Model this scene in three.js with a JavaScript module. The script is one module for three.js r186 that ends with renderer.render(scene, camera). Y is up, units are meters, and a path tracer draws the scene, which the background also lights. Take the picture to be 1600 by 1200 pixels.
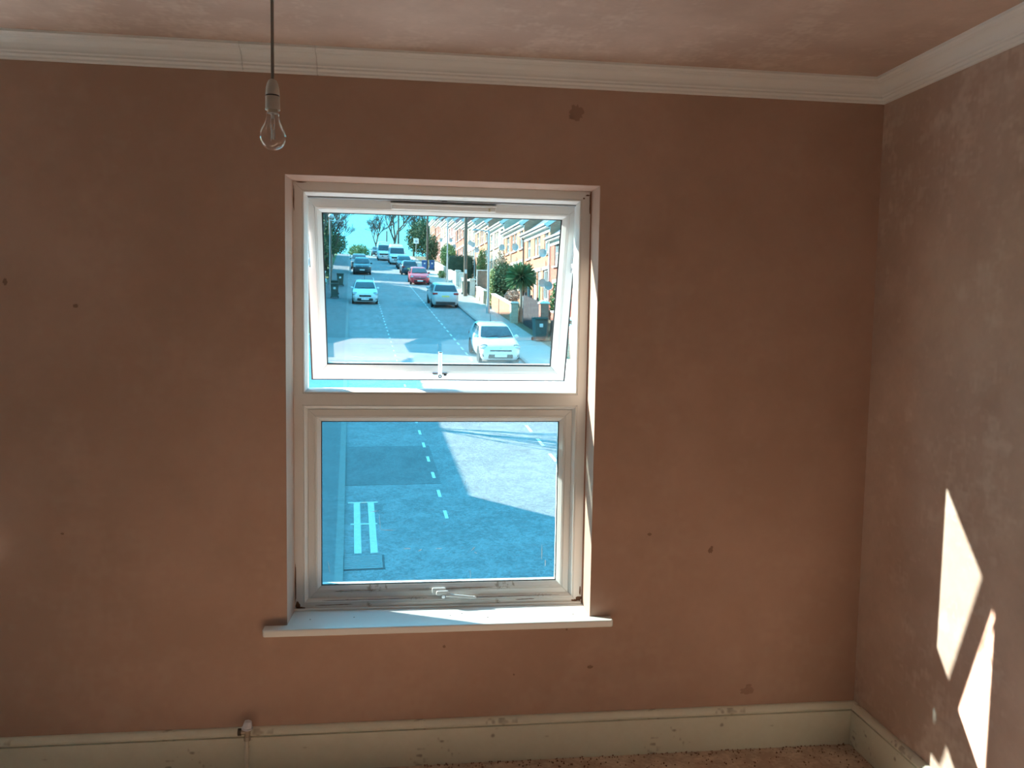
import * as THREE from 'three';
import { mergeGeometries, mergeVertices, toCreasedNormals } from 'three/addons/utils/BufferGeometryUtils.js';
import { RoundedBoxGeometry } from 'three/addons/geometries/RoundedBoxGeometry.js';

// ------------------------------------------------------------------ camera, sky, sun, exposure
const scene = new THREE.Scene();
const camera = new THREE.PerspectiveCamera(2 * Math.atan(600 / 1287.79) * 180 / Math.PI, 4 / 3, 0.05, 900);
camera.position.set(0, 1.6784, 3.0);
camera.rotation.order = 'YXZ';
camera.rotation.set(-0.0803, -0.1243, 0.0165);
scene.add(camera);

const renderer = new THREE.WebGLRenderer({ antialias: true });
renderer.toneMapping = THREE.LinearToneMapping;
renderer.toneMappingExposure = 1.55;
renderer.shadowMap.enabled = true;

{ // clear cyan-blue winter sky, paler towards the horizon
  const W = 64, H = 256, d = new Float32Array(W * H * 4);
  const hor = [1.05, 3.9, 4.7], zen = [0.55, 2.85, 4.8];
  for (let j = 0; j < H; j++) {
    const e = Math.max(0, (j + 0.5) / H * 2 - 1), k = Math.pow(e, 0.55);
    for (let i = 0; i < W; i++) for (let c = 0; c < 4; c++) d[(j * W + i) * 4 + c] = c === 3 ? 1 : hor[c] + (zen[c] - hor[c]) * k;
  }
  const t = new THREE.DataTexture(d, W, H, THREE.RGBAFormat, THREE.FloatType);
  t.mapping = THREE.EquirectangularReflectionMapping; t.magFilter = t.minFilter = THREE.LinearFilter; t.needsUpdate = true;
  scene.background = t;
}
const SUN = new THREE.Vector3(1, -0.56, 0.45).normalize();
const sun = new THREE.DirectionalLight(new THREE.Color().setRGB(1.0, 0.82, 0.69), 34);
sun.position.copy(SUN).multiplyScalar(-120).add(new THREE.Vector3(0, 1, -30));
sun.target.position.set(0, 1, -30);
sun.castShadow = true;
sun.shadow.mapSize.set(4096, 4096);
Object.assign(sun.shadow.camera, { left: -120, right: 120, top: 120, bottom: -120, near: 1, far: 400 });
scene.add(sun, sun.target);

// ------------------------------------------------------------------ helpers
let seed = 7;
const rnd = () => { seed = (seed * 1664525 + 1013904223) >>> 0; return seed / 4294967296; };
const rr = (a, b) => a + (b - a) * rnd();
const lin = (r, g, b) => new THREE.Color().setRGB(r, g, b);
const V = (x, y, z) => new THREE.Vector3(x, y, z);
const taken = {};
function numbered(n) { const k = taken[n] = (taken[n] ?? -1) + 1; return k ? `${n}_${String(k).padStart(3, '0')}` : n; }
function meta(o, label, category, group) { o.userData.label = label; o.userData.category = category; if (group) o.userData.group = group; return o; }
function thing(name, label, category, pos, rotY = 0, group) {
  const o = new THREE.Group(); o.name = numbered(name); if (pos) o.position.copy(pos); o.rotation.y = rotY; scene.add(o);
  return meta(o, label, category, group);
}
function mesh(name, geo, mat, parent, label) {
  const o = new THREE.Mesh(geo, mat); o.name = name; o.castShadow = o.receiveShadow = true; parent.add(o);
  if (label) o.userData.label = label;
  return o;
}
function struct(name, geo, mat, label, category) {
  const o = geo ? mesh(name, geo, mat, scene) : new THREE.Group();
  o.name = numbered(name); if (!geo) scene.add(o);
  o.userData.kind = 'structure';
  return meta(o, label, category);
}
const strip = (g) => { const h = g.index ? g.toNonIndexed() : g.clone(); for (const k of Object.keys(h.attributes)) if (!['position', 'normal', 'uv'].includes(k)) h.deleteAttribute(k); return h; };
const merge = (list) => mergeGeometries(list.map(strip));
const at = (g, x, y, z) => g.translate(x, y, z);
const box = (w, h, d, x = 0, y = 0, z = 0) => new THREE.BoxGeometry(w, h, d).translate(x, y, z);
const rbox = (w, h, d, r, x = 0, y = 0, z = 0, s = 2) => new RoundedBoxGeometry(w, h, d, s, Math.min(r, w / 2.01, h / 2.01, d / 2.01)).translate(x, y, z);
const span = (x0, x1, y0, y1, z0, z1) => box(x1 - x0, y1 - y0, z1 - z0, (x0 + x1) / 2, (y0 + y1) / 2, (z0 + z1) / 2);
const cyl = (r0, r1, h, x = 0, y = 0, z = 0, n = 12) => new THREE.CylinderGeometry(r1, r0, h, n).translate(x, y + h / 2, z);
function rod(a, b, r0, r1 = r0, n = 6) { // tapered rod between two points
  const d = b.clone().sub(a), g = new THREE.CylinderGeometry(r1, r0, d.length(), n, 1);
  g.applyQuaternion(new THREE.Quaternion().setFromUnitVectors(V(0, 1, 0), d.clone().normalize()));
  return g.translate((a.x + b.x) / 2, (a.y + b.y) / 2, (a.z + b.z) / 2);
}
// tiling value noise
function noiseField(n, cells, sd) {
  let s = sd >>> 0; const r = () => { s = (s * 1664525 + 1013904223) >>> 0; return s / 4294967296; };
  const g = new Float32Array(cells * cells); for (let i = 0; i < g.length; i++) g[i] = r();
  const out = new Float32Array(n * n), sm = (t) => t * t * (3 - 2 * t);
  for (let y = 0; y < n; y++) for (let x = 0; x < n; x++) {
    const u = x / n * cells, v = y / n * cells, i = Math.floor(u), j = Math.floor(v), a = sm(u - i), b = sm(v - j), i1 = (i + 1) % cells, j1 = (j + 1) % cells;
    out[y * n + x] = (g[j * cells + i] * (1 - a) + g[j * cells + i1] * a) * (1 - b) + (g[j1 * cells + i] * (1 - a) + g[j1 * cells + i1] * a) * b;
  }
  return out;
}
function fbm(n, octs, sd) { // octs: [[cells, weight]...]
  const o = new Float32Array(n * n); let tot = 0;
  octs.forEach(([c, w], k) => { const f = noiseField(n, c, sd + 101 * k); tot += w; for (let i = 0; i < o.length; i++) o[i] += f[i] * w; });
  for (let i = 0; i < o.length; i++) o[i] /= tot;
  return o;
}
function dataTex(n, fn, srgb, repeat = 1, m = n) {
  const d = new Uint8Array(n * m * 4);
  for (let y = 0; y < m; y++) for (let x = 0; x < n; x++) {
    const c = fn(x, y, y * n + x); for (let k = 0; k < 3; k++) d[(y * n + x) * 4 + k] = Math.max(0, Math.min(255, Math.round(c[k] * 255))); d[(y * n + x) * 4 + 3] = 255;
  }
  const t = new THREE.DataTexture(d, n, m); t.magFilter = THREE.LinearFilter; t.minFilter = THREE.LinearMipmapLinearFilter; t.generateMipmaps = true;
  t.wrapS = t.wrapT = THREE.RepeatWrapping; t.repeat.set(repeat, repeat); if (srgb) t.colorSpace = THREE.SRGBColorSpace; t.needsUpdate = true; return t;
}
const mixc = (a, b, k) => [a[0] + (b[0] - a[0]) * k, a[1] + (b[1] - a[1]) * k, a[2] + (b[2] - a[2]) * k];
const clamp01 = (x) => Math.max(0, Math.min(1, x));
const std = (o) => new THREE.MeshStandardMaterial(o);
// planar uv in metres for any geometry, by the largest axis of each face
function uvBox(g0, sc = 1) {
  const g = g0.index ? g0.toNonIndexed() : g0, p = g.attributes.position, uv = new Float32Array(p.count * 2), a = V(), b = V(), c = V();
  for (let i = 0; i < p.count; i += 3) {
    a.fromBufferAttribute(p, i); b.fromBufferAttribute(p, i + 1); c.fromBufferAttribute(p, i + 2);
    const n = b.clone().sub(a).cross(c.clone().sub(a)), x = Math.abs(n.x), y = Math.abs(n.y), z = Math.abs(n.z);
    [a, b, c].forEach((q, k) => { const [u, v] = x >= y && x >= z ? [q.z, q.y] : y >= z ? [q.x, q.z] : [q.x, q.y]; uv[(i + k) * 2] = u * sc; uv[(i + k) * 2 + 1] = v * sc; });
  }
  g.setAttribute('uv', new THREE.BufferAttribute(uv, 2)); return g;
}
const grid = (nu, nv, f) => { // parametric patch f(u,v) -> [x,y,z]
  const pos = [], uv = [], idx = [];
  for (let j = 0; j <= nv; j++) for (let i = 0; i <= nu; i++) { pos.push(...f(i / nu, j / nv)); uv.push(i / nu, j / nv); }
  for (let j = 0; j < nv; j++) for (let i = 0; i < nu; i++) { const a = j * (nu + 1) + i, b = a + 1, c = a + nu + 1, d = c + 1; idx.push(a, b, d, a, d, c); }
  const g = new THREE.BufferGeometry(); g.setAttribute('position', new THREE.Float32BufferAttribute(pos, 3)); g.setAttribute('uv', new THREE.Float32BufferAttribute(uv, 2)); g.setIndex(idx); g.computeVertexNormals(); return g;
};

// ------------------------------------------------------------------ room: materials
const NP = 1024;
const pl1 = fbm(NP, [[5, 5], [11, 3], [23, 2], [60, 1.2], [180, .8]], 11), pl2 = fbm(NP, [[7, 3], [17, 2], [41, 1.4], [120, 1]], 77);
// trowel marks: noise stretched along one direction
const trow = new Float32Array(NP * NP);
{ const f = fbm(NP, [[8, 2], [26, 2], [90, 1.5]], 333); for (let y = 0; y < NP; y++) for (let x = 0; x < NP; x++) trow[y * NP + x] = .5 * f[((y * 2) % NP) * NP + x] + .5 * f[y * NP + (x * 2) % NP]; }
const plasterTex = (dark, light, pale, amt, rep) => dataTex(NP, (x, y, i) => {
  let c = mixc(dark, light, clamp01(0.5 + (pl1[i] - 0.5) * 2.4 + (pl2[i] - 0.5) * 0.9));
  return mixc(c, pale, amt * clamp01((trow[i] - 0.55) * 5));
}, true, rep);
const plasterBump = dataTex(NP, (x, y, i) => { const v = 0.5 * pl2[i] + 0.5 * trow[i]; return [v, v, v]; }, false, 1 / 2.4);
const M = {};
M.plaster = std({ map: plasterTex([.720, .592, .525], [.768, .638, .572], [.81, .70, .64], .25, 1 / 3), bumpMap: plasterBump, bumpScale: 0.0012, roughness: .85 });
M.plasterMottled = std({ map: plasterTex([.735, .630, .570], [.820, .720, .660], [.87, .80, .75], .6, 1 / 2.2), bumpMap: plasterBump, bumpScale: 0.002, roughness: .8 });
M.plasterCeiling = std({ map: plasterTex([.755, .655, .600], [.825, .725, .670], [.88, .81, .76], .5, 1 / 1.9), bumpMap: plasterBump, bumpScale: 0.0025, roughness: .8 });
M.reveal = M.plaster;
M.upvc = std({ color: lin(.85, .86, .85), roughness: .28 });
M.upvcDirty = std({ map: dataTex(512, (x, y, i) => { const j = (y * 2 % NP) * NP + x * 2 % NP; return mixc([.93, .93, .92], [.50, .44, .37], clamp01((pl2[j] - .66) * 5)); }, true, 1 / .5), roughness: .35 });
M.gasket = std({ color: lin(.02, .022, .025), roughness: .6 });
M.gloss = std({ color: lin(.85, .86, .85), roughness: .2 });
M.cornice = std({ color: lin(.88, .88, .87), roughness: .6 });
const sk = fbm(512, [[6, 2], [20, 2], [70, 1.5]], 909);
M.skirting = std({ map: dataTex(512, (x, y, i) => mixc(mixc([.93, .93, .87], [.89, .88, .81], sk[i]), [.36, .31, .25], clamp01((sk[i] - .66) * 6) * .55), true, 1 / .9), roughness: .45 });
M.floor = std({ map: dataTex(512, (x, y, i) => mixc([.74, .64, .56], [.88, .80, .72], clamp01(.5 + (sk[i] - .5) * 2.5)), true, 1 / .7), bumpMap: dataTex(512, (x, y, i) => [sk[i], sk[i], sk[i]], false, 1 / .5), bumpScale: .006, roughness: .95 });
M.stain = std({ color: lin(.30, .18, .13), roughness: .9 });
M.grime = std({ color: lin(.16, .085, .05), roughness: .9 });
M.metal = std({ color: lin(.75, .76, .78), metalness: 1, roughness: .25 });
M.nickel = std({ color: lin(.55, .5, .42), metalness: 1, roughness: .35 });
M.glass = new THREE.MeshPhysicalMaterial({ color: lin(.505, .583, .60), transmission: 1, thickness: 0, roughness: 0, ior: 1.7 });
M.glassClear = new THREE.MeshPhysicalMaterial({ color: lin(.97, .98, .98), transmission: 1, thickness: 0, roughness: 0, ior: 1.5 });

// ------------------------------------------------------------------ room shell
const XL = -4.0, XR = 1.778, ZB = 4.3, HC = 2.58;
const OP = [-.438, .690, .548, 2.166]; // window opening in the front wall: x0 x1 y0 y1
const OP2 = [-3.60, -1.50, 0.798, 2.44];  // opening of the added window, out of view, that lets extra daylight in
function wallShape(holes, x0, x1, y0, y1) {
  const s = new THREE.Shape([new THREE.Vector2(x0, y0), new THREE.Vector2(x1, y0), new THREE.Vector2(x1, y1), new THREE.Vector2(x0, y1)]);
  for (const [a, b, c0, d] of holes) { const c = c0 === .548 || c0 === .798 ? c0 - .0265 : c0; s.holes.push(new THREE.Path([new THREE.Vector2(a, c), new THREE.Vector2(a, d), new THREE.Vector2(b, d), new THREE.Vector2(b, c)])); }
  return s;
}
const wallFront = struct('wall_front', null, null, 'bare brown plaster wall around the window', 'wall');
mesh('plaster', new THREE.ExtrudeGeometry(wallShape([OP, OP2], XL - .2, XR + .2, -.2, HC + .25), { depth: .15, bevelEnabled: false }).translate(0, 0, -.15), M.plaster, wallFront);
mesh('outer_leaf', new THREE.ExtrudeGeometry(wallShape([[-.431, .686, .50, 2.168], [OP2[0] + .007, OP2[1] - .004, 0.75, 2.442]], XL - .2, XR + .2, -3.2, HC + .25), { depth: .1, bevelEnabled: false }).translate(0, 0, -.25), std({ color: lin(.42, .2, .13), roughness: .9 }), wallFront);
struct('wall_right', uvBox(span(XR, XR + .2, -.2, HC + .25, 0, ZB + .2)), M.plasterMottled, 'bare mottled plaster wall with patches of sunlight', 'wall');
struct('wall_left', uvBox(span(XL - .2, XL, -.2, HC + .25, 0, ZB + .2)), M.plaster, 'bare plaster wall opposite the sunlit wall', 'wall');
struct('wall_back', uvBox(span(XL, XR, -.2, HC + .25, ZB, ZB + .2)), M.plaster, 'bare plaster wall facing the window', 'wall');
struct('ceiling', uvBox(span(XL, XR, HC, HC + .25, 0, ZB)), M.plasterCeiling, 'bare skimmed plaster ceiling', 'ceiling');
struct('floor', uvBox(span(XL, XR, -.2, 0, 0, ZB)), M.floor, 'beige floor strewn with crumbs along the skirting', 'floor');

// pale plaster lining of the window reveal (slightly splayed)
function quadPrism(pts, t) { // pts: 4 corner vectors of a face, t: thickness vector
  const q = pts.map((p) => p.clone().add(t)), pos = [], f = (a, b, c, d) => pos.push(...[a, b, c, a, c, d].flatMap((p) => [p.x, p.y, p.z]));
  f(...pts); f(q[3], q[2], q[1], q[0]); for (let i = 0; i < 4; i++) { const j = (i + 1) % 4; f(pts[j], pts[i], q[i], q[j]); }
  const g = new THREE.BufferGeometry(); g.setAttribute('position', new THREE.Float32BufferAttribute(pos, 3)); g.computeVertexNormals(); return uvBox(g);
}
function revealLining(parent, [x0, x1, y0, y1]) {
  const d = -.152, e = .002;
  mesh('reveal', quadPrism([V(x0 + e, y0, -.0004), V(x0 + .009, y0, d), V(x0 + .009, y1, d), V(x0 + e, y1, -.0004)], V(-.02, 0, 0)), M.reveal, parent);
  mesh('reveal', quadPrism([V(x1 + .0, y0, d), V(x1 - e, y0, -.0004), V(x1 - e, y1, -.0004), V(x1 + .0, y1, d)], V(.02, 0, 0)), M.reveal, parent);
  mesh('reveal', quadPrism([V(x0, y1 - e, -.0004), V(x0, y1 - .001, d), V(x1, y1 - .001, d), V(x1, y1 - e, -.0004)], V(0, .02, 0)), M.reveal, parent);
}
revealLining(wallFront, OP); revealLining(wallFront, OP2);

// marks and damp spots on the plaster
function blob(rx, ry, sd, n = 22) {
  let s = sd; const r = () => { s = (s * 1664525 + 1013904223) >>> 0; return s / 4294967296; };
  const pts = []; for (let i = 0; i < n; i++) { const a = i / n * Math.PI * 2, k = .7 + .45 * r(); pts.push(new THREE.Vector2(Math.cos(a) * rx * k, Math.sin(a) * ry * k)); }
  return new THREE.ExtrudeGeometry(new THREE.Shape(pts), { depth: .0008, bevelEnabled: false });
}
M.damp = std({ color: lin(.40, .25, .19), roughness: .9 });
for (const [x, y, rx, ry, dark] of [[.594, 2.42, .026, .03, 0], [.580, 2.405, .016, .012, 0], [1.33, .227, .03, .016, 0], [1.335, .25, .013, .006, 0], [.9135, .863, .008, .007, 1], [1.157, .796, .010, .012, 1], [1.162, .808, .006, .005, 1],
  [-1.137, 1.694, .009, .007, 1], [-1.361, 1.772, .008, .012, 1], [.6945, .349, .012, .007, 1], [.1355, .449, .006, .006, 1], [.60, .50, .004, .005, 1], [-1.2, .9, .006, .004, 1], [.4, .33, .004, .004, 1]])
  mesh('mark', blob(rx, ry, Math.round((x + 9) * 7919 + y * 104729)).translate(x, y, 0), dark ? M.stain : M.damp, wallFront);

// ------------------------------------------------------------------ cornice and skirting
const cornP = []; // [distance from wall, height]
cornP.push([0, 2.505], [.010, 2.505], [.014, 2.508], [.015, 2.514], [.020, 2.516], [.024, 2.520], [.024, 2.526], [.028, 2.528]);
for (let i = 0; i <= 8; i++) { const a = i / 8 * Math.PI / 2; cornP.push([.030 + .040 * (1 - Math.cos(a)), 2.530 + .032 * Math.sin(a)]); }
cornP.push([.072, 2.5645], [.077, 2.566], [.080, 2.570], [.084, 2.572], [.086, 2.576], [.086, 2.580], [0, 2.580]);
const skirtP = [[0, 0], [.020, 0], [.020, .138], [.011, .1395], [.011, .1435], [.021, .1455], [.022, .152], [.019, .160], [.012, .168], [.006, .171], [0, .171]];
function runX(P, x0, x1, m0, m1, zs = 1) { // profile along x on the front wall, mitre sign at the ends
  const n = P.length, pos = [], tri = (a, b, c) => pos.push(...a, ...b, ...c);
  const A = P.map(([d, y]) => [x0 + m0 * d, y, d * zs]), B = P.map(([d, y]) => [x1 - m1 * d, y, d * zs]);
  for (let i = 0; i < n; i++) { const j = (i + 1) % n; tri(A[i], B[j], B[i]); tri(A[i], A[j], B[j]); }
  const sh = THREE.ShapeUtils.triangulateShape(P.map(([d, y]) => new THREE.Vector2(d, y)), []);
  for (const [a, b, c] of sh) { tri(A[a], A[b], A[c]); tri(B[a], B[c], B[b]); }
  const g = new THREE.BufferGeometry(); g.setAttribute('position', new THREE.Float32BufferAttribute(pos, 3)); g.computeVertexNormals(); return uvBox(toCreasedNormals(g, .5));
}
const turnR = (g) => g.rotateY(-Math.PI / 2).translate(XR, 0, 0); // run along the right wall: x -> z
const trim = (n, g, m, l, c) => struct(n, g, m, l, c);
trim('trim_1', runX(cornP, XL, -.572, 1, 0), M.cornice, 'white moulded cornice length left of the pendant joint', 'cornice');
trim('trim_2', runX(cornP, -.5705, -.3228, 0, 0), M.cornice, 'short white cornice piece between two joints behind the pendant cord', 'cornice');
trim('trim_3', runX(cornP, -.3215, XR, 0, 1), M.cornice, 'long white moulded cornice above the window up to the corner', 'cornice');
trim('trim_4', turnR(runX(cornP, 0, ZB, 1, 1)), M.cornice, 'white moulded cornice along the sunlit wall', 'cornice');
trim('baseboard_front', runX(skirtP, XL, XR, 1, 1), M.skirting, 'scuffed cream skirting board under the window', 'skirting');
trim('baseboard_right', turnR(runX(skirtP, 0, ZB, 1, 1)), M.skirting, 'scuffed cream skirting board along the sunlit wall', 'skirting');

// ------------------------------------------------------------------ window
// mitred frame member set: profile [[inset, z]...] swept round a rectangle, one mesh per side
function frameSides(x0, x1, y0, y1, P, gap = .0006) {
  const tri2 = THREE.ShapeUtils.triangulateShape(P.map(([u, z]) => new THREE.Vector2(u, z)), []);
  const corner = [[x0, y0, 1, 1], [x1, y0, -1, 1], [x1, y1, -1, -1], [x0, y1, 1, -1]], out = [];
  for (let k = 0; k < 4; k++) {
    const [ax, ay, asx, asy] = corner[k], [bx, by, bsx, bsy] = corner[(k + 1) % 4];
    const along = V(bx - ax, by - ay, 0).normalize().multiplyScalar(gap);
    const A = P.map(([u, z]) => [ax + asx * u + along.x, ay + asy * u + along.y, z]), B = P.map(([u, z]) => [bx + bsx * u - along.x, by + bsy * u - along.y, z]);
    const pos = [], tri = (a, b, c) => pos.push(...a, ...b, ...c), n = P.length;
    const area = P.reduce((s, p, i) => s + p[0] * P[(i + 1) % n][1] - P[(i + 1) % n][0] * p[1], 0) > 0;
    for (let i = 0; i < n; i++) { const j = (i + 1) % n; if (area) { tri(A[i], B[i], B[j]); tri(A[i], B[j], A[j]); } else { tri(A[i], B[j], B[i]); tri(A[i], A[j], B[j]); } }
    for (const [a, b, c] of tri2) { tri(A[a], A[b], A[c]); tri(B[a], B[c], B[b]); }
    const g = new THREE.BufferGeometry(); g.setAttribute('position', new THREE.Float32BufferAttribute(pos, 3)); g.computeVertexNormals(); out.push(uvBox(g));
  }
  return out; // bottom, right, top, left
}
const frameP = [[0, -.22], [0, -.15], [.033, -.15], [.0335, -.1525], [.0365, -.1525], [.038, -.1500], [.041, -.1515], [.046, -.160], [.051, -.170], [.051, -.205], [.046, -.206], [.046, -.22]];
const casP = [[-.006, -.235], [-.006, -.215], [.001, -.212], [.001, -.170], [.0015, -.168], [.024, -.168], [.0245, -.1705], [.027, -.1705], [.0275, -.169], [.031, -.170], [.0315, -.172], [.034, -.172], [.046, -.182], [.048, -.184], [.048, -.225], [.040, -.235]];
const gasketP = [[.047, -.188], [.047, -.1855], [.0515, -.1870], [.0515, -.190]];
const OX = [-.431, .686];
function buildWindow(name, label, ox, glassMat, glassMat2, open, FY = [.548, 2.168]) {
  const w = struct(name, null, null, label, 'window'); const TR = open ? [1.3405, 1.3810] : [1.72, 1.7605];
  const [x0, x1] = ox, [y0, y1] = FY;
  const names = ['frame_sill', 'frame_jamb', 'frame_head', 'frame_jamb'];
  frameSides(x0, x1, y0 - .01, y1, frameP).forEach((g, k) => mesh(names[k], g, k === 0 ? M.upvcDirty : M.upvc, w));
  // transom with arrow-shaped ends let into the jambs
  const tp = [[-.0200 - .019, -.205], [-.0385, -.170], [-.034, -.160], [-.028, -.1515], [-.025, -.150], [-.0235, -.1525], [-.0205, -.1525], [-.020, -.1498], [.020, -.1498], [.0205, -.1525], [.0235, -.1525], [.025, -.150], [.028, -.1515], [.034, -.160], [.0385, -.170], [.039, -.205]];
  { const ym = (TR[0] + TR[1]) / 2, pos = [], n = tp.length, tri = (a, b, c) => pos.push(...a, ...b, ...c);
    const end = (yy) => .010 + Math.max(0, Math.abs(yy)) * .95;
    const A = tp.map(([y, z]) => [x0 + end(y), ym + y, z]), B = tp.map(([y, z]) => [x1 - end(y), ym + y, z]);
    for (let i = 0; i < n; i++) { const j = (i + 1) % n; tri(A[i], B[i], B[j]); tri(A[i], B[j], A[j]); }
    for (const [a, b, c] of THREE.ShapeUtils.triangulateShape(tp.map(([y, z]) => new THREE.Vector2(y, z)), [])) { tri(A[a], A[b], A[c]); tri(B[a], B[c], B[b]); }
    const g = new THREE.BufferGeometry(); g.setAttribute('position', new THREE.Float32BufferAttribute(pos, 3)); g.computeVertexNormals(); mesh('transom', uvBox(g), M.upvc, w); }
  // fixed lower casement
  const cx0 = x0 + .050, cx1 = x1 - .050, cy0 = y0 + .036, cy1 = TR[0] - .0185;
  const cas = new THREE.Group(); cas.name = 'casement'; w.add(cas);
  frameSides(cx0, cx1, cy0, cy1, casP).forEach((g, k) => mesh(['bottom_rail', 'stile', 'top_rail', 'stile'][k], g, k === 0 ? M.upvcDirty : M.upvc, cas));
  mesh('gasket', merge(frameSides(cx0, cx1, cy0, cy1, gasketP, 0)), M.gasket, cas);
  mesh('pane', span(cx0 + .046, cx1 - .046, cy0 + .046, cy1 - .046, -.196, -.192), glassMat, cas);
  if (!open) {
    const c2 = new THREE.Group(); c2.name = 'casement'; w.add(c2); const a = TR[1] + .0185, b = y1 - .050;
    frameSides(cx0, cx1, a, b, casP).forEach((g, k) => mesh(['bottom_rail', 'stile', 'top_rail', 'stile'][k], g, M.upvc, c2));
    mesh('pane', span(cx0 + .046, cx1 - .046, a + .046, b - .046, -.196, -.192), glassMat2, c2);
  }
  return { w, cas };
}
const { w: win, cas: lowCasement } = buildWindow('window_1', 'white plastic window with its top light tilted open', OX, M.glass, M.glass, true);
buildWindow('window_2', 'added unseen window along the same wall that brightens the room', [OP2[0] + .007, OP2[1] - .004], M.glassClear, M.glassClear, false, [.798, 2.442]);  // added outside the view to bring more sun and sky light indoors

// open top-hung sash
const sash = new THREE.Group(); sash.name = 'sash'; win.add(sash);
sash.position.set(.129, 2.117, -.200); sash.rotation.x = .318;
const SW = .524, SL = .742;
const sashP = [[0, -.060], [0, -.008], [.004, -.008], [.005, 0], [.034, 0], [.0345, -.0025], [.037, -.0025], [.0375, -.001], [.041, -.002], [.0415, -.004], [.044, -.004], [.058, -.016], [.060, -.018], [.060, -.05], [.05, -.06]];
frameSides(-SW, SW, -SL, 0, sashP).forEach((g, k) => mesh(['bottom_rail', 'stile', 'top_rail', 'stile'][k], g, M.upvc, sash));
mesh('gasket', merge(frameSides(-SW, SW, -SL, 0, [[.058, -.024], [.058, -.019], [.0645, -.022], [.0645, -.026]], 0)), M.gasket, sash);
mesh('pane', span(-SW + .057, SW - .057, -SL + .057, -.057, -.032, -.028), M.glass, sash);
mesh('outer_gasket', merge(frameSides(-SW, SW, -SL, 0, [[.004, -.012], [.004, -.0055], [-.003, -.008], [-.003, -.012]], 0)), M.gasket, sash);
// trickle vent with end caps and slider
mesh('trickle_vent', merge([rbox(.40, .021, .012, .004, -.002, -.0245, .006), rbox(.404, .006, .016, .002, -.002, -.0115, .008)]), M.gloss, sash);
mesh('vent_cap', new THREE.CylinderGeometry(.005, .005, .003, 14).rotateX(Math.PI / 2).translate(-.19, -.027, .013), M.upvc, sash);
mesh('vent_cap', new THREE.CylinderGeometry(.005, .005, .003, 14).rotateX(Math.PI / 2).translate(.188, -.027, .013), M.upvc, sash);
mesh('vent_slider', rbox(.008, .011, .006, .001, .172, -.026, .013), std({ color: lin(.62, .6, .42), roughness: .4 }), sash);
// handle: oval base and upright lever
{ const hb = -.7125;
  mesh('handle_base', merge([new THREE.CapsuleGeometry(.0095, .052, 4, 12).rotateZ(Math.PI / 2).scale(1, 1, .8).translate(-.004, hb, .003)]), M.metal, sash);
  mesh('handle_hole', new THREE.SphereGeometry(.006, 10, 8).scale(1.2, .8, .5).translate(.018, hb, .010), M.gasket, sash);
  mesh('handle_lever', merge([rbox(.017, .115, .010, .004, -.004, hb + .050, .020), new THREE.CylinderGeometry(.0085, .0085, .024, 14).rotateX(Math.PI / 2).translate(-.004, hb, .012)]), M.metal, sash);
  mesh('handle_screw', new THREE.TorusGeometry(.0055, .0018, 6, 14).translate(-.004, hb, .0255), M.gasket, sash); }
// friction stays at the sides and the catch in the head
for (const s of [-1, 1]) mesh('friction_stay', merge([rod(V(.129 + s * (SW - .006), 2.06, -.205), V(.129 + s * (SW - .012), 1.86, -.270), .005, .005), rod(V(.129 + s * (SW - .006), 1.83, -.205), V(.129 + s * (SW - .012), 1.90, -.262), .004, .004)]), M.metal, win);
mesh('head_catch', rbox(.022, .007, .02, .001, .128, 2.1145, -.185), std({ color: lin(.2, .19, .18), roughness: .5 }), win);
mesh('head_rebate', span(-.379, .640, 2.112, 2.119, -.21, -.175), std({ color: lin(.3, .32, .33), roughness: .5 }), win);
// lower handle: cockspur lever pointing sideways
{ const y = .6025, z = -.168;
  mesh('handle_base', merge([rbox(.055, .026, .012, .005, .120, y + .004, z + .006)]), M.gloss, lowCasement);
  mesh('handle_lever', merge([rbox(.05, .018, .014, .006, .134, y + .0005, z + .019), rod(V(.148, y - .008, z + .024), V(.258, y - .017, z + .030), .0075, .0058, 10), new THREE.SphereGeometry(.0065, 10, 8).scale(1.2, 1, 1).translate(.258, y - .017, z + .030)]), M.gloss, lowCasement);
  mesh('handle_screw', new THREE.CylinderGeometry(.007, .007, .01, 12).rotateX(Math.PI / 2).translate(.137, y - .012, z + .024), M.metal, lowCasement); }
// dirt caught in the corners of the frame
M.dirtMat = M.grime;
for (const [x, y, rx, ry] of [[-.418, .566, .010, .018], [-.405, .556, .020, .006], [.676, .567, .012, .010], [.660, .560, .016, .004], [.680, .60, .003, .022], [-.426, .66, .0022, .085], [-.426, 2.10, .002, .05], [-.40, 2.1625, .022, .002], [.674, 2.150, .008, .003], [.660, 2.138, .004, .003], [.684, 2.12, .0022, .05]])
  mesh('grime', blob(rx, ry, Math.round((x + 5) * 90001 + y * 7001), 16).translate(x, y, -.1499), M.dirtMat, win);
for (const [x0, x1, y] of [[-.38, .10, .5835], [.2, .6, .5832], [-.3, -.1, .6135], [.0, .35, .6125], [-.36, -.2, .566], [.42, .5, .569]])
  mesh('grime', merge([0, 1, 2].map((k) => blob((x1 - x0) / 4 * (.6 + .4 * rnd()), .0011, 31 + k * 77 + Math.round(x0 * 900 + 900), 14).translate(x0 + (x1 - x0) * (.25 + .25 * k), y + .0007 * k, 0))).translate(0, 0, y > .6 ? -.1679 : -.1499), M.dirtMat, win);

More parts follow.
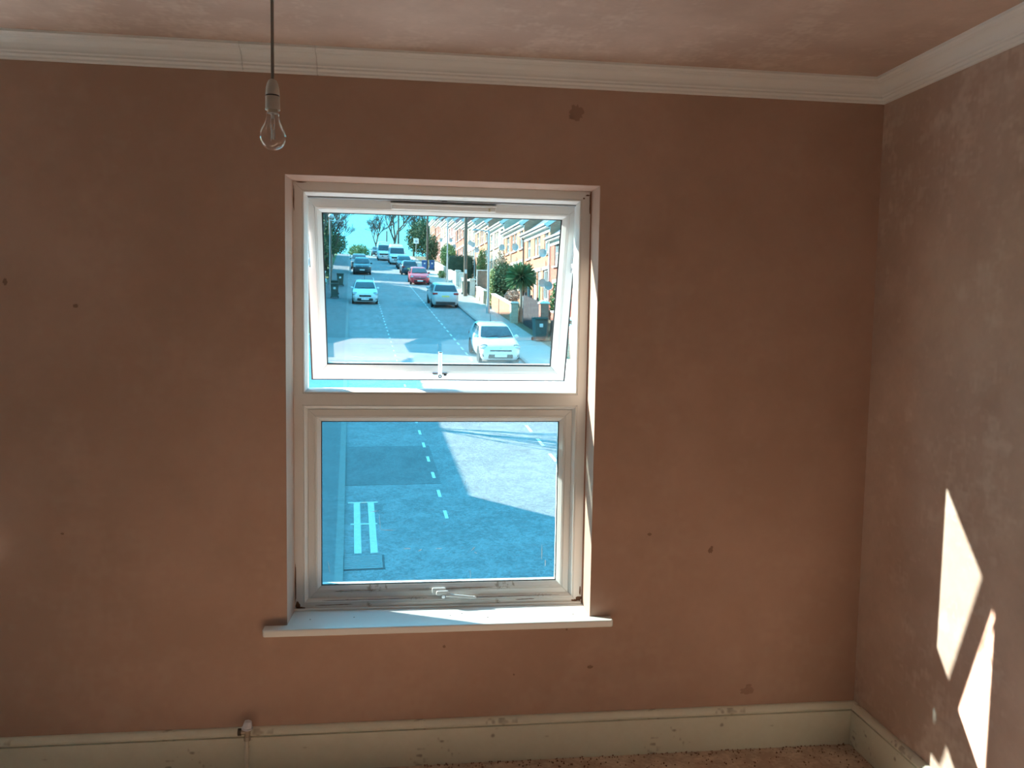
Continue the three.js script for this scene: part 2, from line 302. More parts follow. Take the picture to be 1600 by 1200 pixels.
// dried splashes and scratches on the lower pane
{ const sm = new THREE.MeshPhysicalMaterial({ color: lin(.8, .8, .79), roughness: .9, transparent: true, opacity: .5 });
  for (const [x, y, rx, ry, a] of [[.255, .765, .010, .002, .8], [.265, .748, .007, .0015, -.5], [-.005, .770, .016, .0016, 0], [.045, .762, .010, .002, .5], [.12, .768, .014, .0014, 0], [.53, .745, .0016, .03, 0], [.545, .700, .0018, .014, 0], [.245, .662, .001, .02, 0], [-.305, .70, .0014, .024, .15], [-.17, .955, .014, .0014, .1], [-.13, .92, .018, .0012, .15], [-.11, .875, .0012, .03, .1], [-.08, .845, .03, .0012, -.05], [.22, 1.03, .001, .014, -.3]])
    mesh('smear', blob(rx, ry, Math.round((x + 3) * 40009 + y * 3001), 15).scale(1, 1, .4).rotateZ(a).translate(x, y, -.1918), sm, lowCasement); }

// window board
function sillBoard(name, [x0, x1], label, dy = 0) {
  const s = new THREE.Shape(); // plan outline with horns
  s.moveTo(x0, -.149); s.lineTo(x1, -.149); s.lineTo(x1, .002); s.lineTo(x1 + .078, .002); s.lineTo(x1 + .078, .034); s.quadraticCurveTo(x1 + .078, .042, x1 + .070, .042); s.lineTo(x0 - .070, .042); s.quadraticCurveTo(x0 - .078, .042, x0 - .078, .034); s.lineTo(x0 - .078, .002); s.lineTo(x0, .002); s.closePath();
  const g = new THREE.ExtrudeGeometry(s, { depth: .017, bevelEnabled: true, bevelThickness: .005, bevelSize: .005, bevelSegments: 4 }).rotateX(Math.PI / 2).translate(0, .543, 0);
  g.translate(0, dy, 0); const b = struct(name, g, M.gloss, label, 'window board');
  mesh('bead', rbox(x1 - x0 - .004, .010, .012, .004, (x0 + x1) / 2, .552 + dy, -.1435), M.gloss, b);
  return b;
}
const board = sillBoard('trim_5', [OP[0] + .003, OP[1] - .003], 'glossy white window board with rounded front edge under the open window');
sillBoard('trim_6', [OP2[0] + .003, OP2[1] - .003], 'glossy white window board under the added unseen window', .25);
for (const [x, z] of [[-.2, -.06], [.16, -.05], [.205, -.07], [.63, -.03], [-.36, -.05], [.3, -.02]]) mesh('speck', blob(.003, .002, Math.round(x * 999 + 5000), 9).rotateX(-Math.PI / 2).translate(x, .548, z), M.grime, board);
// outer cills
[[OX[0], OX[1], 'white outer cill under the open window'], [OP2[0], OP2[1], 'white outer cill under the added unseen window']].forEach(([x0, x1, t], k) =>
  struct('trim_' + (7 + k), quadPrism([V(x0, .536 + k * .25, -.215), V(x1, .536 + k * .25, -.215), V(x1, .512 + k * .25, -.335), V(x0, .512 + k * .25, -.335)], V(0, -.028, 0)), M.gloss, t, 'cill'));

// ------------------------------------------------------------------ pendant lamp (unlit)
{ const p = thing('pendant_lamp', 'unlit clear bulb in a white lampholder hanging on a thin cord', 'lamp', V(-.317, HC, 1.0));
  const y = (v) => v - HC;
  mesh('ceiling_rose', new THREE.LatheGeometry([[0, 0], [.04, 0], [.04, -.008], [.025, -.022], [.006, -.028], [0, -.028]].map(([r, h]) => new THREE.Vector2(r, h)).reverse(), 24), M.gloss, p);
  mesh('cord', merge([cyl(.0022, .0022, HC - .026 - 2.213, -.0012, y(2.213), 0, 8), cyl(.0022, .0022, HC - .026 - 2.213, .0018, y(2.213), .0005, 8)]), std({ color: lin(.34, .32, .29), roughness: .6 }), p, 'thin grey twin flex');
  const hl = std({ color: lin(.62, .58, .54), roughness: .4 });
  const holder = mesh('lampholder', new THREE.LatheGeometry([[0, 2.2155], [.005, 2.2155], [.0092, 2.213], [.0125, 2.206], [.0148, 2.196], [.0158, 2.184], [.0158, 2.1795], [0, 2.1795]].map(([r, h]) => new THREE.Vector2(r, y(h))).reverse(), 28), hl, p);
  mesh('collar', new THREE.LatheGeometry([[0, 2.180], [.0150, 2.180], [.0150, 2.176], [0, 2.176]].map(([r, h]) => new THREE.Vector2(r, y(h))).reverse(), 28), M.gasket, holder, 'black gap ring');
  mesh('skirt', new THREE.LatheGeometry([[.0, 2.1765], [.0162, 2.1765], [.0162, 2.150], [.0168, 2.149], [.0168, 2.1465], [.0145, 2.1465], [.0145, 2.150]].map(([r, h]) => new THREE.Vector2(r, y(h))).reverse(), 28), hl, holder);
  mesh('bulb_cap', cyl(.0125, .0125, .012, 0, y(2.139), 0, 20), M.nickel, p);
  const prof = [[.0125, 2.141], [.0145, 2.138], [.0155, 2.132], [.0158, 2.126], [.0175, 2.119], [.0215, 2.111], [.0262, 2.103], [.0292, 2.095], [.0302, 2.088], [.0295, 2.080], [.0268, 2.072], [.0222, 2.065], [.0150, 2.0595], [.0075, 2.0570], [0.0001, 2.0563]];
  const curve = new THREE.SplineCurve(prof.map(([r, h]) => new THREE.Vector2(r, y(h))));
  const bulb = mesh('glass_bulb', new THREE.LatheGeometry(curve.getPoints(48).map((q) => new THREE.Vector2(Math.max(q.x, .00005), q.y)).reverse(), 40), new THREE.MeshPhysicalMaterial({ color: lin(.97, .99, 1), transmission: 1, thickness: 0, roughness: 0, ior: 1.6 }), p);
  mesh('capsule', merge([cyl(.0035, .0035, .022, 0, y(2.080), 0, 12), cyl(.0018, .0018, .012, -.003, y(2.102), 0, 6), cyl(.0018, .0018, .012, .003, y(2.102), 0, 6)]), std({ color: lin(.8, .8, .8), roughness: .1, metalness: .6 }), bulb);
  mesh('support_wire', merge([rod(V(-.004, y(2.139), 0), V(-.005, y(2.075), 0), .0007), rod(V(.004, y(2.139), 0), V(.005, y(2.078), 0), .0007), cyl(.005, .004, .012, 0, y(2.127), 0, 10)]), M.metal, bulb);
}

// ------------------------------------------------------------------ capped radiator pipe
{ const p = thing('radiator_pipe', 'capped white radiator pipe rising in front of the skirting board', 'pipe', V(-.571, 0, .052));
  const white = std({ color: lin(.72, .69, .60), roughness: .4 });
  mesh('pipe', cyl(.0075, .0075, .150, -.002, 0, 0, 16), white, p);
  mesh('compression_nut', merge([cyl(.0125, .0125, .015, 0, .146, 0, 6), cyl(.010, .0105, .006, 0, .161, 0, 12)]), M.nickel, p, 'tarnished hexagonal nut');
  mesh('valve_body', merge([cyl(.0105, .0115, .022, .001, .167, 0, 14), new THREE.CylinderGeometry(.010, .010, .026, 12).rotateZ(Math.PI / 2).translate(-.018, .178, 0)]), M.nickel, p);
  mesh('outlet', new THREE.CylinderGeometry(.0125, .0125, .012, 12).rotateZ(Math.PI / 2).translate(-.026, .178, 0), std({ color: lin(.12, .10, .08), roughness: .6, metalness: .5 }), p, 'dark open side outlet');
  const cap = mesh('cap', merge([cyl(.0195, .0155, .022, 0, .189, 0, 6), cyl(.020, .020, .005, 0, .189, 0, 16), cyl(.0155, .013, .006, 0, .211, 0, 6)]).translate(0, -.2, 0).rotateZ(-.12).translate(.001, .2, 0), std({ color: lin(.72, .76, .86), roughness: .35 }), p, 'pale blue white plastic cap');
}

// ------------------------------------------------------------------ crumbs along the skirting
{ const list = [];
  for (let i = 0; i < 420; i++) { const x = rr(.05, 1.74), z = .022 + Math.pow(rnd(), 2.2) * .14, r = rr(.0015, .006); list.push(new THREE.TetrahedronGeometry(r, 0).rotateX(rr(0, 6)).rotateY(rr(0, 6)).translate(x, r * .5, z)); }
  for (let i = 0; i < 120; i++) { const z = rr(.05, .8), x = XR - .022 - Math.pow(rnd(), 2.2) * .1, r = rr(.0015, .005); list.push(new THREE.TetrahedronGeometry(r, 0).rotateX(rr(0, 6)).rotateY(rr(0, 6)).translate(x, r * .5, z)); }
  const o = mesh('plaster_crumbs', merge(list), std({ color: lin(.30, .17, .11), roughness: .95 }), scene); o.userData.kind = 'stuff'; meta(o, 'brown plaster crumbs scattered along the skirting board', 'debris');
}

// ------------------------------------------------------------------ street frame: s metres uphill from the eye, t metres to the right of it
const RA = V(-.06968, 0, -.99757).normalize(), RL = V(.99757, 0, -.06968).normalize();
const THETA = Math.atan2(-RA.z, RA.x); // local x = uphill, local z = right
const ground = (s) => s < 12 ? -2.915 : s < 120 ? -4.3216 + .11718 * s : -4.3216 + .11718 * 120 + .11718 * (Math.min(s, 165) - 120) * (1 - (Math.min(s, 165) - 120) / 90) - Math.max(0, s - 165) * .02;
const W = (s, t, h = 0) => V(RA.x * s + RL.x * t, ground(s) + h, 3 + RA.z * s + RL.z * t);
const TILT = Math.atan(.11718);
const sth = (name, label, cat, s, t, h = 0, group) => thing(name, label, cat, W(s, t, h), THETA, group);
const onSlope = (g) => g.rotateZ(TILT); // lay a level shape on the hill (local axes)

// ------------------------------------------------------------------ street materials
const asN = fbm(512, [[4, 1.2], [13, 1.4], [50, 1.5], [128, 2.5], [256, 3.2]], 4242);
const S = {};
S.asphalt = std({ map: dataTex(512, (x, y, i) => mixc([.47, .475, .48], [.62, .62, .625], clamp01(.5 + (asN[i] - .5) * 3.4)), true, 1 / 4), roughness: .85 });
S.asphaltDark = std({ map: dataTex(256, (x, y) => mixc([.42, .425, .43], [.53, .53, .535], clamp01(.5 + (asN[y * 2 * 512 + x * 2] - .5) * 2.6)), true, 1 / 2), roughness: .85 });
S.paving = std({ map: dataTex(256, (x, y) => { const n = asN[y * 2 * 512 + x * 2]; return mixc([.60, .59, .57], [.74, .73, .70], clamp01(.5 + (n - .5) * 2)); }, true, 1 / 2.4), roughness: .85 });
S.kerb = std({ color: lin(.27, .265, .255), roughness: .8 });
S.paint = std({ color: lin(.80, .80, .76), roughness: .7 });
S.yellow = std({ color: lin(.70, .70, .60), roughness: .8 });
S.iron = std({ color: lin(.10, .10, .105), roughness: .6 });
S.earth = std({ color: lin(.17, .15, .09), roughness: .95 });
S.grass = std({ color: lin(.11, .16, .06), roughness: .95 });
function brickTex(a, b, mortar) {
  const n = 384; let s = 5; const r = () => { s = (s * 1664525 + 1013904223) >>> 0; return s / 4294967296; };
  const tone = Array.from({ length: 12 * 4 }, r);
  return dataTex(n, (x, y) => { const row = Math.floor(y / 32), xx = (x + (row % 2) * 48) % n, col = Math.floor(xx / 96), my = y % 32, mx = xx % 96; if (my < 5 || mx < 6) return mortar; return mixc(a, b, tone[row * 4 + col]); }, true, 1 / .9);
}
S.brickOrange = std({ map: brickTex([.74, .44, .33], [.84, .56, .43], [.72, .66, .58]), roughness: .9 });
S.brickRed = std({ map: brickTex([.68, .35, .29], [.78, .45, .37], [.70, .62, .56]), roughness: .9 });
S.brickPale = std({ map: brickTex([.80, .66, .56], [.87, .74, .64], [.78, .73, .67]), roughness: .9 });
S.render = std({ color: lin(.72, .66, .58), roughness: .9 });
S.renderPink = std({ color: lin(.68, .30, .26), roughness: .9 });
S.stone = std({ color: lin(.78, .74, .66), roughness: .8 });
S.slate = std({ map: dataTex(256, (x, y) => { const row = Math.floor(y / 16), col = Math.floor((x + (row % 2) * 8) / 16), k = ((row * 37 + col * 91) % 17) / 17; return (y % 16) < 2 ? [.25, .27, .30] : mixc([.38, .40, .44], [.50, .52, .56], k); }, true, 1 / 3.2), roughness: .7 });
S.white = std({ color: lin(.84, .84, .82), roughness: .5 });
S.pane = std({ color: lin(.20, .24, .25), roughness: .06 });  // opaque pane, tone lightened for reflected sky and curtains behind
S.net = std({ color: lin(.55, .57, .56), roughness: .3 });
S.black = std({ color: lin(.03, .032, .035), roughness: .5 });
S.pipe = std({ color: lin(.06, .062, .065), roughness: .5 });
S.dish = std({ color: lin(.60, .62, .62), roughness: .5 });
S.timber = std({ map: dataTex(128, (x, y) => { const v = asN[((y * 4) % 512) * 512 + (x >> 1)]; return mixc([.50, .43, .38], [.63, .56, .50], v); }, true, 1), roughness: .9 });
S.timberGrey = std({ map: dataTex(128, (x, y) => { const v = asN[((y * 4) % 512) * 512 + (x >> 1)]; return mixc([.24, .22, .23], [.34, .31, .32], v); }, true, 1), roughness: .9 });
S.bark = std({ color: lin(.13, .115, .095), roughness: .95 });
S.pole = std({ color: lin(.16, .12, .09), roughness: .9 });
S.steel = std({ color: lin(.42, .44, .45), roughness: .5, metalness: .3 });
S.leafDark = std({ color: lin(.055, .115, .05), roughness: .8 });
S.leafMid = std({ color: lin(.13, .22, .08), roughness: .8 });
S.leafPale = std({ color: lin(.42, .44, .19), roughness: .8 });
S.leafPink = std({ color: lin(.42, .30, .24), roughness: .8 });
S.binGreen = std({ color: lin(.045, .075, .06), roughness: .5 });
S.binBlue = std({ color: lin(.04, .13, .34), roughness: .5 });
S.doors = [lin(.05, .12, .2), lin(.3, .05, .04), lin(.06, .16, .09), lin(.55, .55, .53)].map((c) => std({ color: c, roughness: .4 }));

// ------------------------------------------------------------------ ground
function ribbon(t0, t1, sl, h0, h1 = h0, hem = 0) { // strip of ground between two offsets; hem > 0 adds vertical edges
  const pos = [], uv = [], idx = [];
  sl.forEach((s) => { for (const [t, h] of hem ? [[t0, h0 - hem], [t0, h0], [t1, h1], [t1, h1 - hem]] : [[t0, h0], [t1, h1]]) { const p = W(s, t, h); pos.push(p.x, p.y, p.z); uv.push(s, t + h); } });
  const n = hem ? 4 : 2;
  for (let i = 0; i + 1 < sl.length; i++) for (let k = 0; k + 1 < n; k++) { const a = i * n + k, b = a + 1, c = a + n, d = c + 1; idx.push(a, c, d, a, d, b); }
  const g = new THREE.BufferGeometry(); g.setAttribute('position', new THREE.Float32BufferAttribute(pos, 3)); g.setAttribute('uv', new THREE.Float32BufferAttribute(uv, 2)); g.setIndex(idx.reverse()); const h = g.toNonIndexed(); h.computeVertexNormals(); return h;
}
const SLS = []; for (let s = 12; s < 230; s += s < 110 ? 6 : 4) SLS.push(s);
const KL = -.12, KR = 7.30, GR = 9.35, GL = -2.0;
const road = struct('road', merge([ribbon(KL, KR, SLS, 0), ribbon(-60, 60, [3.3, 12], 0)]), S.asphalt, 'grey tarmac road climbing the hill between parked cars', 'road');
struct('pavement_right', ribbon(KR + .14, GR, SLS, .10, .12, .2), S.paving, 'pavement along the brick terrace', 'pavement');
struct('pavement_left', ribbon(GL, KL - .14, SLS, .14, .10, .2), S.asphaltDark, 'pavement beside the wooden fence and bare trees', 'pavement');
struct('kerb_right', ribbon(KR, KR + .14, SLS, .10, .10, .2), S.kerb, 'kerb stones along the terrace side', 'kerb');
struct('kerb_left', ribbon(KL - .14, KL, SLS, .10, .10, .2), S.kerb, 'kerb stones along the tree side', 'kerb');
struct('garden_ground', ribbon(GR, 60, SLS, .12, .12), S.earth, 'front garden soil in front of the terrace', 'ground');
struct('verge_ground', ribbon(-80, GL, SLS, .15, .15), S.grass, 'grassy ground behind the fence and trees', 'ground');

const slab = (w, d, h = .008) => onSlope(new THREE.BoxGeometry(w, h, d)); // w uphill, d across
function onRoad(name, geo, mat, s, t, h = .004, turn = 0) { const o = mesh(name, geo, mat, road); o.position.copy(W(s, t, h)); o.rotation.y = THETA + turn; return o; }
{ const dash = slab(.46, .07), dash2 = slab(.75, .08);
  for (let s = 16.6; s < 62; s += 1.32) onRoad('bay_dash', dash, S.paint, s, 1.92);
  for (let s = 20.5; s < 76; s += 1.5) onRoad('bay_dash', dash2, S.paint, s, 5.15);
  for (let s = 62; s < 84; s += 2.2) onRoad('bay_line', slab(2.2, .07), S.paint, s, 1.92 + (s - 62) * .012);
  // faded double yellow lines by the kerb, with end bars
  for (const t of [.13, .42]) onRoad('kerb_line', slab(2.7, .13), S.yellow, 16.1, t);
  for (const [s, w] of [[17.45, .62], [16.2, .52]]) onRoad('kerb_bar', slab(.06, w), S.yellow, s, .26, .006);
  onRoad('tarmac_patch', slab(3.2, 2.2, .01), S.asphaltDark, 20.2, .95, .002);
  // drain grate
  const gr = new THREE.Group(); gr.name = 'drain_grate'; gr.position.copy(W(14.35, .22, .004)); gr.rotation.y = THETA; road.add(gr);
  mesh('grate_frame', slab(.62, .74, .01), S.iron, gr);
  const bar = slab(.028, .66, .02); for (let i = 0; i < 9; i++) { const b = mesh('grate_bar', bar, S.steel, gr); const x = -.25 + i * .0625; b.position.set(x, x * .11718 + .006, 0); }
  for (const [s, t, r] of [[41, 2.6, .28], [38.5, 1.25, .33], [36.5, .35, .3], [37.3, 2.2, .2]]) onRoad('manhole_cover', onSlope(new THREE.CylinderGeometry(r, r, .012, 16)), S.kerb, s, t);
}

// ------------------------------------------------------------------ terrace on the right
const FT = 12.0, PITCH = 7.8, S0 = 41.9, EAVE = 5.52, DEPTH = 7.5, RISE = 2.7;
const OPEN = [ // x centre (uphill), width, y0, y1, kind
  [1.0, 1.05, 3.75, 5.15, 'w'], [3.05, .8, 3.75, 5.15, 'w'], [4.05, .8, 3.75, 5.15, 'w'], [6.1, 1.05, 3.75, 5.15, 'w'],
  [1.1, 1.35, .85, 2.75, 'w'], [2.85, .95, .15, 2.75, 'd'], [4.15, .95, .15, 2.75, 'd'], [6.05, 1.35, .85, 2.75, 'w']];
const frontGeo = (() => {
  const s = new THREE.Shape([[0, -1.2], [PITCH, -1.2], [PITCH, EAVE], [0, EAVE]].map(([x, y]) => new THREE.Vector2(x, y)));
  for (const [c, w, y0, y1] of OPEN) s.holes.push(new THREE.Path([[c - w / 2, y0], [c - w / 2, y1], [c + w / 2, y1], [c + w / 2, y0]].map(([x, y]) => new THREE.Vector2(x, y))));
  return new THREE.ExtrudeGeometry(s, { depth: .22, bevelEnabled: false });
})();
const gable = new THREE.ExtrudeGeometry(new THREE.Shape([[0, -1.2], [DEPTH - .22, -1.2], [DEPTH - .22, EAVE], [DEPTH / 2 - .22, EAVE + RISE - .1], [0, EAVE + .1]].map(([x, y]) => new THREE.Vector2(x, y))), { depth: .22, bevelEnabled: false }).rotateY(-Math.PI / 2).translate(.22, 0, .22);
const gable2 = gable.clone().translate(PITCH - .22, 0, 0);
const backGeo = uvBox(span(.22, PITCH - .22, -1.2, EAVE, DEPTH - .25, DEPTH));
const roofGeo = (() => { const h = Math.atan2(RISE, DEPTH / 2), L = Math.hypot(RISE, DEPTH / 2) + .35;
  const f = new THREE.BoxGeometry(PITCH, .12, L).translate(0, 0, L / 2).rotateX(-h).translate(PITCH / 2, EAVE - .16, -.30);
  const b = new THREE.BoxGeometry(PITCH, .12, L).translate(0, 0, -L / 2).rotateX(h).translate(PITCH / 2, EAVE - .16, DEPTH + .30);
  return uvBox(merge([f, b])); })();
const ridgeGeo = new THREE.CylinderGeometry(.11, .11, PITCH, 8).rotateZ(Math.PI / 2).translate(PITCH / 2, EAVE + RISE + .02, DEPTH / 2);
const vergeGeo = (() => { const h = Math.atan2(RISE, DEPTH / 2), L = Math.hypot(RISE, DEPTH / 2) + .35; return new THREE.BoxGeometry(.1, .26, L).translate(0, 0, L / 2).rotateX(-h).translate(.02, EAVE - .14, -.30); })();
const gutterGeo = merge([rod(V(0, EAVE - .06, -.36), V(PITCH, EAVE - .06, -.36), .07, .07, 8)]);
const fasciaGeo = box(PITCH, .22, .04, PITCH / 2, EAVE - .12, -.27);
const soffitGeo = box(PITCH, .03, .3, PITCH / 2, EAVE - .22, -.14);
const downGeo = merge([rod(V(PITCH - .12, -.6, -.07), V(PITCH - .12, EAVE - .35, -.07), .05, .05, 8), rod(V(PITCH - .12, EAVE - .35, -.07), V(PITCH - .12, EAVE - .08, -.34), .045, .045, 6)]);
const winGeo = {}, paneGeo = {};
for (const [c, w, y0, y1, k] of OPEN) {
  const h = y1 - y0, key = w + '_' + h.toFixed(2) + k, b = .10;
  winGeo[key] = merge([box(w, b, .07, 0, b / 2, .1), box(w, b, .07, 0, h - b / 2, .1), box(b, h, .07, -w / 2 + b / 2, h / 2, .1), box(b, h, .07, w / 2 - b / 2, h / 2, .1), k === 'w' ? box(w, .1, .08, 0, h * .52, .095) : box(w, .08, .08, 0, h - .5, .095)]);
  paneGeo[key] = [box(w - .1, k === 'w' ? h * .5 : .42, .01, 0, k === 'w' ? h * .26 : h - .27, .12), k === 'w' ? box(w - .1, h * .44, .01, 0, h * .76, .11) : box(w - .12, h - .56, .05, 0, (h - .56) / 2 + .03, .1)];
}
const lintelGeo = (w) => box(w + .3, .2, .06, 0, .1, -.02), sillGeo = (w) => box(w + .25, .1, .16, 0, -.05, -.04);
const dishGeo = (() => { const p = []; for (let i = 0; i <= 8; i++) p.push(new THREE.Vector2(.0001 + i / 8 * .27, .07 * (i / 8) ** 2)); return new THREE.LatheGeometry(p, 20); })();
const potGeo = new THREE.LatheGeometry([[.12, 0], [.10, .1], [.09, .42], [.12, .45], [.12, .5], [.08, .5]].map(([a, b]) => new THREE.Vector2(a, b)), 10);
const wallMats = [S.brickRed, S.brickOrange, S.brickOrange, S.brickPale, S.brickOrange, S.brickPale, S.brickRed, S.renderPink, S.brickPale, S.brickRed, S.brickOrange, S.brickPale];
const houseWords = ['at the downhill end of the row with a red brick front', 'behind the spiky palm, orange brick with the large dishes', 'behind the round bush, orange brick with a dish by its drainpipe', 'pale brick front behind the street lamp', 'orange brick front beside the telegraph pole', 'pale brick front above the dark green hedge', 'red brick front uphill of the hedge', 'painted salmon pink', 'pale front just uphill of the pink one', 'red brick front near the hilltop', 'orange brick front near the hilltop with chimney pots', 'pale front at the far end of the row'];
const dishSpots = [[[6.6, 2.6]], [[.5, 3.75], [.35, 1.9]], [[1.5, 3.9], [6.9, 4.3]], [[6.7, 3.5]], [[4.6, 3.3], [7.1, 4.0]], [[1.2, 3.4]], [[6.4, 3.2]], [[2.1, 3.3]], [[5.2, 3.4]], [], [], []];
for (let k = 0; k < 11; k++) {
  const s0 = S0 + k * PITCH, wm = wallMats[k];
  const h = thing('terraced_house', 'terraced house ' + houseWords[k], 'house', V(0, 0, 0), THETA, 'brick terrace climbing the street');
  h.position.copy(W(s0, FT, 0)); h.position.y = ground(s0 + PITCH / 2);
  mesh('front_wall', frontGeo, wm, h); mesh('gable_wall', gable, wm, h); mesh('gable_wall', gable2, wm, h); mesh('back_wall', backGeo, wm, h);
  const rf = mesh('roof', roofGeo, S.slate, h); mesh('ridge_tiles', ridgeGeo, S.brickRed, rf); mesh('verge', vergeGeo, S.stone, rf);
  mesh('gutter', gutterGeo, S.white, h); mesh('fascia', fasciaGeo, S.white, h); mesh('soffit', soffitGeo, S.white, h); mesh('downpipe', downGeo, k % 2 ? S.pipe : S.white, h);
  mesh('eaves_course', box(PITCH, .28, .05, PITCH / 2, EAVE - .37, -.02), S.stone, h);
  OPEN.forEach(([c, w, y0, y1, kind], n) => {
    const key = w + '_' + (y1 - y0).toFixed(2) + kind;
    const f = mesh(kind === 'w' ? 'window_frame' : 'door_frame', winGeo[key], S.white, h); f.position.set(c, y0, 0);
    mesh('pane', paneGeo[key][0], (n + k) % 3 ? S.pane : S.net, f); mesh(kind === 'w' ? 'pane' : 'door', paneGeo[key][1], kind === 'w' ? S.pane : S.doors[(k + n) % 4], f);
    const l = mesh('lintel', lintelGeo(w), S.stone, h); l.position.set(c, y1, 0);
    if (kind === 'w') { const q = mesh('window_sill', sillGeo(w), S.stone, h); q.position.set(c, y0, 0); }
  });
  const ch = mesh('chimney', merge([box(.6, 1.9, 1.5, PITCH - .3, EAVE + RISE + .35, DEPTH / 2 - .2), box(.72, .14, 1.62, PITCH - .3, EAVE + RISE + 1.25, DEPTH / 2 - .2)]), S.brickRed, h);
  for (let i = 0; i < 4; i++) { const p = mesh('chimney_pot', potGeo, S.brickRed, ch); p.position.set(PITCH - .3, EAVE + RISE + 1.32, DEPTH / 2 - .75 + i * .37); }
  for (const [x, y] of dishSpots[k]) { const d = mesh('satellite_dish', dishGeo, S.dish, h); d.position.set(x, y, -.30); d.rotation.set(-Math.PI / 2 - .35, 0, .9); mesh('dish_arm', merge([rod(V(0, 0, 0), V(0, .34, .12), .012), rod(V(0, .02, 0), V(.1, -.3, -.12), .02)]), S.dish, d); }
}

// ------------------------------------------------------------------ houses across the road that shade it
function leftHouse(s0, s1, t, eave, rise, depth, label) {
  const L = s1 - s0, h = thing('opposite_house', label, 'house', W(s0, t, 0), THETA, 'houses opposite the terrace'); h.position.y = ground(s0 + L / 2);
  mesh('walls', uvBox(span(0, L, -2.5, eave, -depth, 0)), S.brickRed, h);
  const P = rise ? [[.3, eave - .1], [-depth / 2, eave + rise], [-depth - .3, eave - .1]] : [[.2, eave], [.2, eave + .2], [-depth, eave + .2], [-depth, eave]];
  mesh('roof', uvBox(new THREE.ExtrudeGeometry(new THREE.Shape(P.map(([x, y]) => new THREE.Vector2(x, y))), { depth: L + .2, bevelEnabled: false }).rotateY(-Math.PI / 2).translate(L + .1, 0, 0)), S.slate, h);
  for (let i = 0; i < Math.floor(L / 2.6); i++) for (const y of eave > 5 ? [1, 3.6] : [1]) { const f = mesh('window_frame', box(.95, 1.4, .06, 1.3 + i * 2.6, y + .7, .01), S.white, h); mesh('pane', box(.8, 1.25, .02, 1.3 + i * 2.6, y + .7, .045), S.pane, f); }
  return h;
}
leftHouse(13.5, 21.3, -4.5, 4.03, 4.6, 7, 'steep roofed corner house across the road from the terrace');
leftHouse(46, 80, -5, 5.6, 4.2, 9, 'long brick row across the road from the palm');
leftHouse(87, 94, -5, 5.6, 4.2, 9, 'single house across the road beyond the long row');
leftHouse(106, 126, -5.5, 5.6, 4.2, 9, 'uphill brick row across the road near the hilltop');

// ------------------------------------------------------------------ parked vehicles (local +x is the nose)
const carGlass = std({ color: lin(.06, .085, .10), roughness: .05 });
const tyreM = std({ color: lin(.02, .02, .022), roughness: .8 }), rimM = std({ color: lin(.5, .52, .54), roughness: .3, metalness: .8 }), trimM = std({ color: lin(.025, .027, .03), roughness: .5 });
const lampM = std({ color: lin(.42, .45, .46), roughness: .08 }), tailM = std({ color: lin(.45, .03, .03), roughness: .15 });
const plateFront = std({ color: lin(.85, .85, .83), roughness: .4 }), plateRear = std({ color: lin(.80, .66, .18), roughness: .4 });
const paint = (r, g, b) => new THREE.MeshPhysicalMaterial({ color: lin(r, g, b), roughness: .35, clearcoat: .8, clearcoatRoughness: .06 });
const HATCH = { wheelF: 1.27, wheelR: -1.25, wr: .31, sl: [ // y, nose x, tail x, half width, corner radius
  [.17, 1.80, -1.84, .76, .2], [.28, 1.95, -1.95, .82, .28], [.48, 2.0, -2.0, .86, .32], [.62, 1.97, -2.0, .868, .34], [.74, 1.88, -1.98, .86, .32], [.82, 1.70, -1.96, .85, .28], [.89, 1.40, -1.94, .835, .22], [.95, 1.08, -1.92, .81, .16], [.985, .93, -1.90, .79, .12],
  [1.14, .64, -1.80, .735, .1], [1.30, .32, -1.64, .68, .1], [1.40, .06, -1.46, .635, .12], [1.45, -.12, -1.30, .58, .16], [1.475, -.40, -1.0, .45, .2]], belt: .985, top: 1.385 };
const SUV = { wheelF: 1.33, wheelR: -1.3, wr: .35, sl: [
  [.22, 1.86, -1.95, .80, .2], [.34, 2.08, -2.08, .87, .26], [.56, 2.14, -2.14, .905, .3], [.74, 2.12, -2.14, .91, .3], [.88, 2.02, -2.11, .90, .28], [.97, 1.80, -2.08, .885, .25], [1.04, 1.45, -2.05, .87, .2], [1.10, 1.05, -2.02, .85, .14],
  [1.26, .74, -1.92, .79, .1], [1.44, .38, -1.76, .73, .1], [1.55, .10, -1.58, .685, .12], [1.60, -.10, -1.40, .62, .16], [1.63, -.4, -1.0, .5, .2]], belt: 1.10, top: 1.53 };
const VAN = { wheelF: 1.75, wheelR: -1.7, wr: .36, sl: [
  [.25, 2.55, -2.7, .88, .15], [.40, 2.70, -2.75, .95, .2], [.70, 2.74, -2.76, .98, .22], [.95, 2.66, -2.76, .985, .22], [1.12, 2.42, -2.76, .98, .2], [1.25, 2.10, -2.76, .97, .16], [1.34, 1.92, -2.76, .965, .12],
  [1.60, 1.68, -2.75, .94, .12], [1.95, 1.36, -2.73, .90, .12], [2.10, 1.18, -2.72, .88, .14], [2.30, .85, -2.68, .84, .18], [2.42, .5, -2.6, .76, .25], [2.46, .2, -2.4, .6, .3]], belt: 1.34, top: 2.06, van: true };
const geoCache = new Map();
function lerpSlice(sl, y) { let i = 0; while (i < sl.length - 2 && sl[i + 1][0] < y) i++; const a = sl[i], b = sl[i + 1], k = clamp01((y - a[0]) / (b[0] - a[0])); return a.map((v, n) => v + (b[n] - v) * k); }
